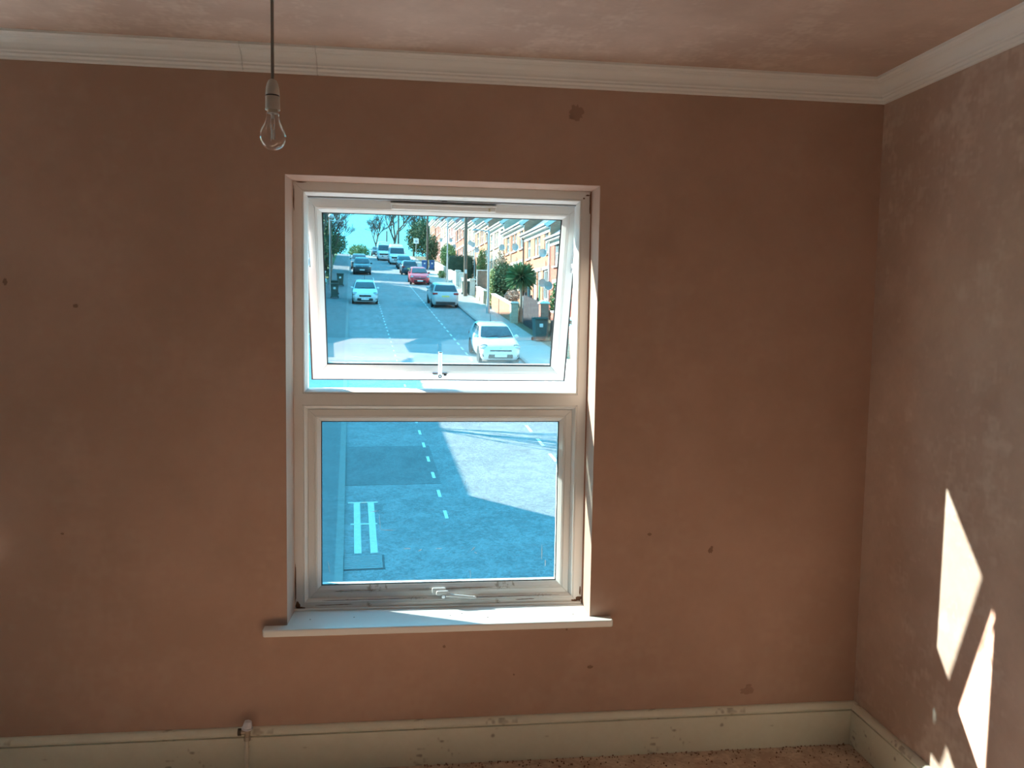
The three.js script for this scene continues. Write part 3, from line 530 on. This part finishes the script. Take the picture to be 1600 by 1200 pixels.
function carGeo(T) {
  if (geoCache.has(T)) return geoCache.get(T);
  const ring = ([y, xf, xr, hw, r]) => { const p = [], add = (cx, cz, a0) => { for (let i = 0; i <= 5; i++) { const a = a0 + i / 5 * Math.PI / 2; p.push([cx + Math.cos(a) * r, y, cz + Math.sin(a) * r * .8]); } };
    const m = r * .8; add(xf - r, hw - m, 0); add(xr + r, hw - m, Math.PI / 2); add(xr + r, -hw + m, Math.PI); add(xf - r, -hw + m, 1.5 * Math.PI); return p; };
  const R = T.sl.map(ring), n = R[0].length, pos = [], idx = [];
  R.forEach((q) => q.forEach((p) => pos.push(...p)));
  for (let j = 0; j + 1 < R.length; j++) for (let i = 0; i < n; i++) { const a = j * n + i, b = j * n + (i + 1) % n, c = a + n, d = b + n; idx.push(a, d, b, a, c, d); }
  const cap = (j, up) => { const k = pos.length / 3, y = T.sl[j][0] + (up ? .012 : 0); pos.push((T.sl[j][1] + T.sl[j][2]) / 2, y, 0); for (let i = 0; i < n; i++) { const a = j * n + i, b = j * n + (i + 1) % n; up ? idx.push(a, k, b) : idx.push(a, b, k); } };
  cap(0, false); cap(R.length - 1, true);
  const g = new THREE.BufferGeometry(); g.setAttribute('position', new THREE.Float32BufferAttribute(pos, 3)); g.setIndex(idx);
  const body = toCreasedNormals(g, .75); body.setAttribute('uv', new THREE.BufferAttribute(new Float32Array(body.attributes.position.count * 2), 2));
  const y0 = T.belt + .025, y1 = T.top, o = .012;
  const screen = (front) => grid(8, 6, (u, v) => { const y = y0 + (y1 - y0) * v, q = lerpSlice(T.sl, y), hw = q[3] - q[4] * .55, x = front ? q[1] : q[2]; const z = (u * 2 - 1) * hw; const edge = Math.max(0, Math.abs(z) - (q[3] - q[4] * .8)) / (q[4] * .8 || 1); return [(front ? x - edge * edge * .03 + o : x + edge * edge * .03 - o), y + o * .6, front ? -z : z]; });
  const side = (sg, xa, xb) => grid(4, 4, (u, v) => { const y = y0 + (y1 - y0) * v * .97, q = lerpSlice(T.sl, y), lean = .32 * v; const hi = Math.min(xb, q[1] - .22), lo = Math.max(xa, q[2] + .26); const x = lo + (hi - lo) * u; return [sg > 0 ? x : lo + hi - x, y, sg * (q[3] + .008)]; });
  const fl = T.sl[3], mid = lerpSlice(T.sl, .5);
  const out = { body, windscreen: screen(true), rear: screen(false),
    sides: [1, -1].flatMap((sg) => T.van ? [side(sg, .75, 9)] : [side(sg, -.28, 9), side(sg, -1.25, -.36), ]),
    tyre: new THREE.TorusGeometry(T.wr - .09, .095, 10, 22), hub: new THREE.CylinderGeometry(T.wr * .62, T.wr * .62, .15, 14).rotateX(Math.PI / 2), arch: new THREE.CylinderGeometry(T.wr + .07, T.wr + .07, .03, 20).rotateX(Math.PI / 2) };
  geoCache.set(T, out); return out;
}
function car(T, name, label, cat, s, t, up, mat, group, extra = {}) { // up: nose points uphill
  const c = thing(name, label, cat, W(s, t, 0), THETA, group); const inner = c;
  c.rotation.order = 'YZX'; c.rotation.set(0, THETA + (up ? 0 : Math.PI), (up ? 1 : -1) * (s > 118 ? .05 : TILT));
  const G = carGeo(T), q = (y) => lerpSlice(T.sl, y);
  const body = mesh('body', G.body, mat, c); mesh('windscreen', G.windscreen, carGlass, c); if (!T.van) mesh('rear_window', G.rear, carGlass, c);
  G.sides.forEach((g) => mesh('side_window', g, carGlass, c));
  for (const x of [T.wheelF, T.wheelR]) for (const sg of [-1, 1]) { const hw = q(.5)[3];
    const ar = mesh('wheel_arch', G.arch, trimM, body); ar.position.set(x, T.wr + .02, sg * (hw - .006));
    const w = mesh('wheel', G.tyre, tyreM, c); w.position.set(x, T.wr, sg * (hw - .075)); mesh('rim', G.hub, rimM, w); }
  const f = T === SUV ? .86 : T.van ? 1.0 : .72, fx = q(f)[1], rx = q(f)[2], hw = q(f)[3];
  for (const sg of [-1, 1]) {
    mesh('headlamp', new THREE.SphereGeometry(1, 14, 10).scale(.20, .075, .17).rotateZ(-.25).rotateY(-sg * .55).translate(fx - .155, f + .012, sg * (hw - .17)), lampM, c);
    mesh('lamp_bezel', new THREE.SphereGeometry(1, 14, 10).scale(.19, .095, .20).rotateZ(-.25).rotateY(-sg * .55).translate(fx - .178, f, sg * (hw - .17)), trimM, c);
    mesh('tail_lamp', T.van ? rbox(.05, .45, .12, .02, rx - .005, f + .2, sg * (hw - .09)) : rbox(.10, .13, .34, .03, rx + .06, f + .12, sg * (hw - .19)), tailM, c);
    mesh('mirror', new THREE.SphereGeometry(1, 12, 8).scale(.07, .085, .11).translate(q(T.belt)[1] - .28, T.belt + .04, sg * (q(T.belt)[3] + .10)), extra.mirror ?? mat, c);
    mesh('fog_recess', rbox(.05, .14, .30, .02, q(.40)[1] - .075, .40, sg * (q(.40)[3] - .22)), trimM, c);
  }
  mesh('grille', rbox(.06, T.van ? .26 : extra.grille ? .13 : .07, extra.grille ?? .95, .03, q(f - .15)[1] - .010, f - .13, 0), trimM, c);
  mesh('lower_grille', rbox(.06, T.van ? .14 : .20, T.van ? .9 : 1.05, .05, q(f - .36)[1] - .008, f - .36, 0), trimM, c);
  mesh('front_plate', rbox(.02, .11, .52, .008, q(f - .34)[1] + .032, f - .34, 0), plateFront, c);
  mesh('rear_plate', rbox(.02, .11, .52, .008, q(f)[2] - .012, f - .05, 0), plateRear, c);
  mesh('rear_bumper', rbox(.08, .2, q(.4)[3] * 1.5, .05, q(.38)[2] + .01, .36, 0), trimM, c);
  mesh('wiper', merge([rod(V(q(T.belt)[1] + .02, T.belt + .03, .5), V(q(T.belt + .1)[1] + .03, T.belt + .10, -.05), .012), rod(V(q(T.belt)[1] + .02, T.belt + .03, -.05), V(q(T.belt + .1)[1] + .03, T.belt + .10, -.6), .012)]), trimM, c);
  mesh('badge', new THREE.SphereGeometry(.06, 10, 8).scale(.4, .8, 1.2).translate(q(f - .02)[1] + .005, f - .045, 0), rimM, c);
  if (extra.aerial) mesh('aerial', rod(V(-.9, 1.46, 0), V(-1.05, 1.85, 0), .01), trimM, c);
  if (T === SUV) for (const sg of [-1, 1]) mesh('roof_rail', rod(V(-.2, 1.60, sg * .57), V(-1.35, 1.60, sg * .57), .025), rimM, c);
  return c;
}
const G1 = 'cars parked along the street';
car(HATCH, 'parked_car', 'white hatchback parked by the timber fence, nose downhill', 'car', 36.2, 6.22, false, paint(.78, .80, .80), G1, { aerial: true });
car(SUV, 'parked_car', 'silver grey crossover seen from the rear beside the street lamp', 'car', 58.0, 6.3, true, paint(.52, .55, .56), G1);
car(HATCH, 'parked_car', 'red hatchback parked facing downhill', 'car', 77.0, 6.15, false, paint(.62, .035, .05), G1);
car(HATCH, 'parked_car', 'dark blue car seen from the rear behind the red hatchback', 'car', 89.6, 6.1, true, paint(.05, .09, .13), G1);
car(VAN, 'parked_van', 'white panel van with a wide windscreen facing downhill', 'van', 108.5, 5.8, false, paint(.78, .80, .80), G1, { grille: 1.5 });
car(VAN, 'parked_van', 'white van half hidden behind the first panel van', 'van', 117.0, 4.6, false, paint(.74, .76, .76), G1, { grille: 1.5 });
car(HATCH, 'parked_car', 'pale white hatchback parked on the tree side near the bins', 'car', 59.3, .97, false, paint(.72, .76, .76), G1, { aerial: true, grille: .8 });
car(SUV, 'parked_car', 'black people carrier with a white plate on the tree side', 'car', 88.2, 1.15, false, paint(.035, .05, .06), G1, { grille: 1.2 });
car(SUV, 'parked_car', 'dark car standing behind the black people carrier', 'car', 96.5, .95, false, paint(.05, .07, .085), G1);
car(HATCH, 'parked_car', 'small dark car at the brow of the hill', 'car', 131, 4.0, false, paint(.10, .12, .13), G1);
car(HATCH, 'parked_car', 'grey car between the white vans and the dark blue car', 'car', 99.0, 6.2, false, paint(.14, .16, .17), G1);

// ------------------------------------------------------------------ poles, lamps and wires
function pole(s, t, h, r, mat, label, name = 'telegraph_pole', cat = 'pole') { const p = sth(name, label, cat, s, t, .1); mesh('shaft', merge([cyl(r, r * .75, h, 0, -.1, 0, 10)]), mat, p); return p; }
{ const p = pole(52.5, 8.66, 5.35, .085, S.steel, 'grey street lamp with a short arm beside the round bush', 'street_lamp', 'street lamp');
  mesh('base_collar', cyl(.12, .11, 1.0, 0, -.1, 0, 10), S.steel, p); mesh('arm', rod(V(0, 5.2, 0), V(0, 5.28, -.75), .035, .03), S.steel, p); mesh('lantern', rbox(.16, .09, .42, .04, 0, 5.27, -.85), S.steel, p); }
const P2 = pole(64.0, 8.75, 9.2, .15, S.pole, 'thick telegraph pole by the wheelie bin and low walls'); mesh('cap_ring', cyl(.2, .2, .12, 0, 8.7, 0, 10), S.iron, P2); mesh('name_plate', box(.02, .3, .18, -.16, 1.9, 0), S.paint, P2);
const P3 = pole(76.0, 8.7, 7.5, .07, S.steel, 'slim grey lamp column beside the dark green hedge', 'street_lamp', 'street lamp'); mesh('arm', rod(V(0, 7.2, 0), V(0, 7.4, -1), .03), S.steel, P3); mesh('lantern', rbox(.14, .09, .5, .04, 0, 7.4, -1.2), S.steel, P3);
const P4 = pole(97.0, 8.75, 8.6, .12, S.pole, 'dark telegraph pole beside the blue bins'); mesh('cap_ring', cyl(.2, .2, .12, 0, 8.2, 0, 10), S.iron, P4);
const P5 = pole(140, 7.8, 7.6, .17, S.pole, 'distant telegraph pole with a knob of fittings above the vans'); mesh('fittings', new THREE.SphereGeometry(.36, 10, 8).translate(0, 7.5, 0), S.iron, P5);
pole(150, 6.3, 4.6, .14, S.pole, 'short distant pole among the hilltop trees');
{ const p = pole(66, -1.6, 5.6, .05, S.steel, 'street lamp with a pale arm above the tree side bins', 'street_lamp', 'street lamp'); p.userData.label = 'street lamp with a pale round lantern above the tree side bins';
  mesh('arm', rod(V(0, 5.45, 0), V(0, 5.35, .9), .04, .03), S.dish, p); mesh('lantern', new THREE.SphereGeometry(.22, 12, 8).scale(1, .8, 1).translate(0, 5.75, .12), S.dish, p); }
pole(72, -1.7, 8.8, .13, S.pole, 'telegraph pole rising among the tree side branches');
for (const [a, b, sag, l] of [[W(140, 7.8, 7.4), W(60, -8, 10.5), 1.2, 'thin overhead wire from the distant pole across the sky'], [W(140, 7.8, 7.2), W(70, -10, 9.6), 1.0, 'lower overhead wire from the distant pole']]) {
  const m = a.clone().add(b).multiplyScalar(.5); m.y -= sag;
  const o = mesh(numbered('overhead_wire'), new THREE.TubeGeometry(new THREE.QuadraticBezierCurve3(a, m, b), 20, .018, 4), S.iron, scene); meta(o, l, 'wire'); }

// ------------------------------------------------------------------ planting
function leafCloud(rx, ry, rz, n, size, shell = .35) {
  const pos = [], nor = []; const a = V(), b = V(), d = V();
  for (let i = 0; i < n; i++) {
    d.set(rr(-1, 1), rr(-1, 1), rr(-1, 1)); if (d.lengthSq() > 1 || d.lengthSq() < .01) { i--; continue; }
    const k = Math.pow(rnd(), shell); d.normalize().multiplyScalar(k * (.88 + .24 * rnd())); const c = V(d.x * rx, d.y * ry, d.z * rz);
    a.set(rr(-1, 1), rr(-1, 1), rr(-1, 1)).normalize(); b.set(rr(-1, 1), rr(-1, 1), rr(-1, 1)).cross(a).normalize(); const z = size * rr(.6, 1.3);
    a.multiplyScalar(z); b.multiplyScalar(z * .55);
    const p = [c.clone().sub(a), c.clone().add(b), c.clone().add(a), c.clone().sub(b)]; for (const q of [0, 1, 2, 0, 2, 3]) pos.push(p[q].x, p[q].y, p[q].z);
  }
  const g = new THREE.BufferGeometry(); g.setAttribute('position', new THREE.Float32BufferAttribute(pos, 3)); g.computeVertexNormals(); g.setAttribute('uv', new THREE.BufferAttribute(new Float32Array(pos.length / 3 * 2), 2)); return g;
}
function bush(name, label, s, t, rx, ry, rz, mat, n, size, h = .1, group) {
  const b = sth(name, label, name.includes('hedge') ? 'hedge' : 'bush', s, t, h, group);
  const f = mesh('foliage', leafCloud(rx, ry, rz, n, size).translate(0, ry * .95, 0), mat, b); f.userData.kind = 'stuff';
  mesh('stems', merge([0, 1, 2, 3, 4].map((i) => rod(V(rr(-.1, .1), -.1, rr(-.1, .1)), V(rr(-.5, .5) * rx, ry * 1.2, rr(-.5, .5) * rz), .04, .01))), S.bark, b);
  return b;
}
function boxHedge(label, s, t, L, H, D, mat, n) {
  const b = sth('clipped_hedge', label, 'hedge', s, t, .1); const pos = [];
  const g = leafCloud(1, 1, 1, n, .07, .2), p = g.attributes.position; // push leaves onto a box
  for (let i = 0; i < p.count; i += 6) { let c = V(0, 0, 0); for (let k = 0; k < 6; k++) c.add(V(p.getX(i + k), p.getY(i + k), p.getZ(i + k))); c.multiplyScalar(1 / 6); const m = Math.max(Math.abs(c.x), Math.abs(c.y), Math.abs(c.z)), l = c.length(), q = c.clone().multiplyScalar(l / m); q.set(q.x * L / 2, q.y * H / 2, q.z * D / 2); for (let k = 0; k < 6; k++) p.setXYZ(i + k, p.getX(i + k) - c.x + q.x, p.getY(i + k) - c.y + q.y, p.getZ(i + k) - c.z + q.z); }
  g.computeVertexNormals(); const f = mesh('foliage', g.translate(0, H / 2, 0), mat, b); f.userData.kind = 'stuff';
  mesh('core', rbox(L * .88, H * .92, D * .9, .1, 0, H / 2, 0), mat, b); return b;
}
function bareTree(label, s, t, H, spread, sd, depth = 5, h = .1, r0 = .16, ivy = 0, group) {
  seed = sd; const b = sth('bare_tree', label, 'tree', s, t, h, group), big = [], fine = [];
  const grow = (p, dir, len, r, k) => {
    const e = p.clone().addScaledVector(dir, len); const q = Math.max(r, r0 * .11); (k > 3 ? big : fine).push(rod(p, e, q, Math.max(q * .68, r0 * .09), k > 3 ? 6 : 3));
    if (k === 0) return;
    const n = k > 5 ? 3 : k > 2 ? 3 : 2;
    for (let i = 0; i < n; i++) { const d = dir.clone().add(V(rr(-1, 1), rr(-.25, .75), rr(-1, 1)).multiplyScalar(spread)).normalize(); grow(p.clone().lerp(e, i === 0 ? 1 : rr(.55, 1)), d, len * rr(.6, .82), r * .62, k - 1); }
  };
  grow(V(0, -.2, 0), V(rr(-.06, .06), 1, rr(-.06, .06)).normalize(), H * .32, r0, depth);
  mesh('trunk', merge(big), S.bark, b); const tw = mesh('twigs', merge(fine), S.bark, b); tw.userData.kind = 'stuff';
  if (ivy) { const f = mesh('ivy', leafCloud(.7 + spread * .6, H * .3, .7 + spread * .6, ivy, .12).translate(0, H * .33, 0), S.leafDark, b); f.userData.kind = 'stuff'; }
  return b;
}
// right-hand front gardens
bush('round_bush', 'big round dark green bush beside the street lamp', 57.6, 10.55, 1.6, 1.5, .95, S.leafDark, 5600, .085, .2);
bush('variegated_bush', 'cream and yellow variegated shrub at the pavement edge', 57.4, 9.75, .6, 1.3, .3, S.leafPale, 1800, .075, .1);
bush('dry_bush', 'dry buff shrub topping the round bush', 60.6, 10.9, .9, 1.95, .6, std({ color: lin(.36, .30, .22), roughness: .9 }), 2600, .07, .1);
bush('flower_bed', 'pink flowering bed on top of the brick garden wall', 51.4, 10.0, 1.9, .36, .34, S.leafPink, 1600, .07, 1.0);
bush('conifer_bush', 'slim upright conifer against the house wall', 71.5, 11.2, .45, 1.75, .45, S.leafMid, 2200, .08, .1);
boxHedge('flat topped dark green hedge across a front garden', 81.2, 10.55, .9, 2.35, 2.6, std({ color: lin(.022, .072, .045), roughness: .8 }), 5200);
bush('ivy_bush', 'glossy climbing shrub over the fence near the hatchback', 42.6, 10.9, 1.0, 1.35, .5, S.leafMid, 2200, .075, .4);
bush('low_shrub', 'small green weed tuft at the foot of the garden wall', 29.6, 9.15, .35, .22, .22, S.leafMid, 500, .06, .1);
bush('garden_bush', 'leafy hedge above the nearest garden wall', 34.0, 10.6, 2.6, 1.15, .7, S.leafMid, 4200, .08, .5);
bush('garden_bush', 'tangled shrub overhanging the wall uphill of the hedge', 88.5, 10.2, 2.6, 1.25, .8, S.leafMid, 3200, .1, .9);
bush('garden_bush', 'round dark shrub beside the distant pole', 101, 9.6, 1.2, 1.7, .9, S.leafDark, 2600, .1, .8);
bush('garden_bush', 'large evergreen at the uphill end of the terrace', 134, 11.3, 4.2, 2.8, 2.6, S.leafDark, 5200, .17, .5);
bush('garden_bush', 'small pale shrub between the bins and the hedge', 83.2, 8.95, .5, .4, .4, S.leafPale, 500, .08, .1);
{ // tall hedge opposite, following the slope
  const b = sth('tall_hedge', 'tall evergreen hedge across the road beside the steep roofed corner house', 'hedge', 33.3, -4.9, .1), L = 23.4, H = 3.5;
  mesh('core', onSlope(rbox(L, H, 1.2, .15, 0, H / 2, 0)), S.leafMid, b);
  const f = mesh('foliage', onSlope(leafCloud(L / 2, H / 2, .75, 3000, .16, .12).translate(0, H / 2, 0)), S.leafMid, b); f.userData.kind = 'stuff'; }
// spiky cordyline palm
{ const p = sth('cordyline_palm', 'spiky green palm on a slim trunk in front of the brick terrace', 'palm', 48.4, 9.95, .1);
  mesh('trunk', merge([rod(V(0, -.1, 0), V(.05, 1.3, .05), .13, .09, 8), rod(V(.05, 1.3, .05), V(0, 2.6, 0), .10, .08, 8)]), std({ color: lin(.30, .26, .21), roughness: .95 }), p);
  const pos = []; for (let i = 0; i < 620; i++) { const az = rr(0, 6.283), el = Math.asin(rr(-.75, 1)), L = rr(.8, 1.15), w = .05, dir = V(Math.cos(az) * Math.cos(el), Math.sin(el), Math.sin(az) * Math.cos(el)), sd = V(-Math.sin(az), 0, Math.cos(az)).applyAxisAngle(dir, rr(0, 3.14)).multiplyScalar(w); const q = [];
    for (let k = 0; k <= 4; k++) { const u = k / 4, c = dir.clone().multiplyScalar(L * u).add(V(0, -.13 * u * u * L * (1 - Math.abs(dir.y) * .6), 0)), ww = (u < .25 ? .5 + 2 * u : 1 - Math.pow((u - .25) / .75, 3)) + .02; q.push([c.clone().addScaledVector(sd, ww), c.clone().addScaledVector(sd, -ww)]); }
    for (let k = 0; k < 4; k++) for (const v of [q[k][0], q[k][1], q[k + 1][1], q[k][0], q[k + 1][1], q[k + 1][0]]) pos.push(v.x, v.y, v.z); }
  const g = new THREE.BufferGeometry(); g.setAttribute('position', new THREE.Float32BufferAttribute(pos, 3)); g.computeVertexNormals(); const c = mesh('leaf_crown', g.translate(0, 2.65, 0), std({ color: lin(.08, .17, .07), roughness: .95 }), p); c.userData.kind = 'stuff'; }
// tree side
bareTree('tall bare tree nearest the bins on the tree side', 79, -2.75, 10.5, .66, 11, 7, .1, .2, 900, 'bare trees on the tree side');
bareTree('bare tree with ivy behind the wooden fence', 89, -2.6, 10, .66, 29, 7, .1, .2, 1200, 'bare trees on the tree side');
bareTree('bare tree overhanging the black people carrier', 102, -2.6, 8.6, .66, 57, 7, .1, .18, 900, 'bare trees on the tree side');
bareTree('small bare tree beyond the dark parked cars', 118, -2.4, 7.0, .66, 83, 7, .1, .16, 700, 'bare trees on the tree side');
bareTree('bare tree in front of the tall evergreen hedge', 26.4, -3.0, 6.2, .5, 131, 5, .1, .12);
bareTree('wide bare tree on the hilltop behind the distant pole', 150, 7.6, 12, .8, 171, 7, .1, .26);
bareTree('thin bare tree on the hilltop above the white vans', 158, 4.6, 8.5, .78, 191, 7, .1, .2);
bareTree('bare hilltop tree beside the evergreen', 142, 10.5, 9, .78, 233, 7, .1, .2);
seed = 4321;
bush('garden_bush', 'ivy thicket behind the wooden fence', 88, -3.3, 6.0, 2.6, .9, S.leafDark, 5200, .15, .3);
bush('garden_bush', 'dark shrubbery behind the bins', 72, -2.9, 5, 2.0, .55, S.leafDark, 3600, .12, .2);
bush('garden_bush', 'dark shrub mass by the dark parked cars', 104, -3.2, 5.0, 1.8, 1.2, S.leafDark, 3200, .14, .2);
bush('garden_bush', 'low hilltop shrubs between the parked rows', 168, 1.6, 3.5, 1.6, 2.2, S.leafMid, 2600, .16, .2);
bush('garden_bush', 'shrubs at the brow left of the road', 150, -2.6, 3.5, 1.9, 2.0, S.leafDark, 2600, .16, .2);

// ------------------------------------------------------------------ garden walls, fences, gates, bins
const coping = (L, w, y, z0 = 0) => rbox(L, .07, w, .015, 0, y, z0);
function gardenWall(label, s, t, L, H, mat, across = false) { // runs uphill (or across the garden)
  const w = sth('garden_wall', label, 'wall', s, t, .08, 'garden walls along the pavement'); if (across) w.rotation.y = THETA - Math.PI / 2;
  const g = new THREE.BoxGeometry(L, H + .3, .24).translate(0, H / 2 - .15, 0); if (!across) onSlope(g); mesh('brickwork', uvBox(g), mat, w);
  const c = coping(L + .06, .32, H + .03); if (!across) onSlope(c); mesh('coping', c, S.stone, w); return w; }
gardenWall('sunlit orange brick garden wall with the flower bed on top', 51.6, 9.42, 7.0, 1.02, S.brickOrange);
gardenWall('pink brick garden wall beside the timber fence', 38.8, 10.0, 3.6, 1.5, S.brickRed);
gardenWall('nearest orange brick garden wall below the leafy hedge', 33.2, 9.62, 7.4, 1.35, S.brickOrange);
gardenWall('low cream wall uphill of the telegraph pole', 68.0, 9.42, 5.0, .95, S.render);
gardenWall('low cream wall in front of the dark green hedge', 77.5, 9.42, 6.0, 1.0, S.render);
gardenWall('pale wall below the tangled shrub', 89, 9.42, 9.0, 1.0, S.render);
gardenWall('brick wall between the bush and the telegraph pole', 60.3, 9.42, 3.6, .9, S.brickPale);
function pier(label, s, t, H, mat) { const p = sth('gate_pier', label, 'pier', s, t, .08, 'gate piers'); mesh('shaft', uvBox(box(.42, H + .2, .42, 0, H / 2 - .1, 0)), mat, p); mesh('cap', merge([rbox(.54, .08, .54, .02, 0, H + .04, 0), rbox(.44, .06, .44, .02, 0, H + .1, 0)]), S.stone, p); }
pier('brick gate pier at the end of the timber fence', 41.9, 9.85, 1.75, S.brickRed);
pier('brick gate pier ending the sunlit garden wall', 47.7, 9.42, 1.15, S.brickPale);
pier('cream gate pier beside the wheelie bin', 64.95, 9.42, 1.2, S.render);
pier('cream gate pier uphill of the low cream wall', 71.0, 9.42, 1.3, S.render);
pier('cream gate pier next to the slim lamp column', 73.9, 9.42, 1.3, S.render);
{ // timber fence, board by board
  const f = sth('timber_fence', 'weathered timber board fence behind the white hatchback', 'fence', 44.6, 9.85, .08); const n = 24, bw = 4.9 / n;
  for (let i = 0; i < n; i++) { const x = -2.45 + bw * (i + .5); const b = mesh('board', new THREE.BoxGeometry(bw - .03, 1.72, .022).translate(0, .9, 0), S.timberGrey, f); b.position.set(x, x * .11718 + rr(-.015, .015), i % 2 * .006); }
  for (const y of [.4, 1.4]) { const r = mesh('rail', onSlope(new THREE.BoxGeometry(4.9, .08, .05)), S.timberGrey, f); r.position.set(0, y, .04); }
  for (const x of [-2.4, -.8, .8, 2.4]) { const p = mesh('post', box(.1, 1.95, .1, 0, .9, .09), S.timberGrey, f); p.position.set(x, x * .11718, 0); } }
{ const f = sth('garden_gate', 'dark slatted gate between the flower bed wall and the timber fence', 'gate', 47.4, 10.0, .08);
  for (let i = 0; i < 5; i++) mesh('slat', box(.06, 1.35, .03, -.30 + i * .15, .75, 0), S.binGreen, f); for (const y of [.3, 1.2]) mesh('rail', box(.75, .07, .04, 0, y, .02), S.binGreen, f); for (const x of [-.42, .42]) mesh('post', box(.09, 1.7, .09, x, .8, 0), S.steel, f); }
{ const f = sth('garden_gate', 'dark framed gate panel by the low walls behind the telegraph pole', 'gate', 66.6, 10.6, .08); f.rotation.y = THETA - Math.PI / 2;
  for (let i = 0; i < 7; i++) mesh('slat', box(.12, 1.5, .03, -.42 + i * .14, 1.15, 0), S.timber, f); for (const y of [.4, 1.9]) mesh('rail', box(1.1, .07, .05, 0, y, .02), S.paint, f); for (const x of [-.55, .55]) mesh('post', box(.08, 1.9, .08, x, 1.0, 0), S.paint, f); }
{ // tree side wooden fence
  const f = sth('board_fence', 'wooden fence behind the black people carrier', 'fence', 84, -1.9, .1); const n = 48, bw = 14 / n;
  for (let i = 0; i < n; i++) { const x = -7 + bw * (i + .5); const b = mesh('board', new THREE.BoxGeometry(bw - .02, 1.75, .03).translate(0, .9, 0), S.timber, f); b.position.set(x, x * .11718, 0); }
  for (const y of [.4, 1.5]) { const r = mesh('rail', onSlope(new THREE.BoxGeometry(14, .08, .05)), S.timber, f); r.position.set(0, y, .04); } }
gardenWall('dark stone wall on the tree side below the street lamp', 63.5, -2.15, 13, 1.25, std({ color: lin(.20, .19, .19), roughness: .9 }));
const binBody = (() => { const g = new THREE.BoxGeometry(.56, .92, .70, 1, 1, 1), p = g.attributes.position; for (let i = 0; i < p.count; i++) if (p.getY(i) < 0) { p.setX(i, p.getX(i) * .8); p.setZ(i, p.getZ(i) * .78); } g.computeVertexNormals(); return g.translate(0, .55, 0); })();
const binLid = merge([rbox(.60, .07, .76, .03, 0, 1.045, .01), rbox(.56, .06, .1, .02, 0, 1.0, .40)]), binWheel = new THREE.CylinderGeometry(.1, .1, .06, 12).rotateZ(Math.PI / 2), binHandle = rod(V(-.24, 1.0, -.42), V(.24, 1.0, -.42), .018);
function bin(label, s, t, mat, lid = mat, turn = -Math.PI / 2, h = .1, sc = 1) {
  const b = sth('wheelie_bin', label, 'bin', s, t, h, 'wheelie bins put out along the street'); b.rotation.y = THETA + turn; b.scale.setScalar(sc);
  mesh('body', binBody, mat, b); mesh('lid', binLid, lid, b); mesh('handle', binHandle, trimM, b); for (const x of [-.26, .26]) { const w = mesh('wheel', binWheel, tyreM, b); w.position.set(x, .1, -.28); } mesh('house_number', box(.16, .16, .006, 0, .72, .348), S.paint, b); return b; }
bin('dark green wheelie bin by the telegraph pole', 65.2, 8.95, S.binGreen, S.binGreen);
bin('grey green wheelie bin behind the white hatchback beside the fence', 40.4, 9.3, std({ color: lin(.10, .13, .12), roughness: .5 }), S.binGreen, -Math.PI / 2, .1, 1.12);
bin('dark wheelie bin standing at the tree side kerb near the pale hatchback', 60.2, -1.12, S.binGreen);
bin('dark wheelie bin beside the first tree side bin, lid closed', 63.0, -1.15, S.binGreen);
bin('dark wheelie bin standing before the wooden fence', 70.5, -.85, S.binGreen);
bin('blue wheelie bin beside the dark telegraph pole', 96.0, 9.2, S.binBlue);
bin('second blue wheelie bin next to the dark telegraph pole', 95.6, 8.3, S.binBlue);
bin('blue recycling bin behind the framed gate panel', 66.0, 11.6, S.binBlue);
bin('black wheelie bin in the garden uphill of the telegraph pole', 67.6, 10.1, S.black);
{ const p = sth('road_sign', 'small square white sign on a post by the uphill shrubs', 'sign', 112, 8.6, .1); mesh('post', cyl(.04, .04, 3.0, 0, -.1, 0, 8), S.steel, p); mesh('sign_plate', rbox(.03, .7, .7, .02, -.05, 2.8, 0), S.paint, p); mesh('sign_mark', new THREE.CylinderGeometry(.18, .18, .01, 16).rotateZ(Math.PI / 2).translate(-.07, 2.75, .02), S.steel, p); }
{ const p = sth('road_sign', 'small white plate fixed on the tree side wall', 'sign', 62.4, -1.98, 1.0); mesh('sign_plate', rbox(.03, .28, .5, .01, 0, .2, 0), S.paint, p); mesh('bracket', box(.05, .3, .05, .04, .1, 0), S.steel, p); }
renderer.render(scene, camera);
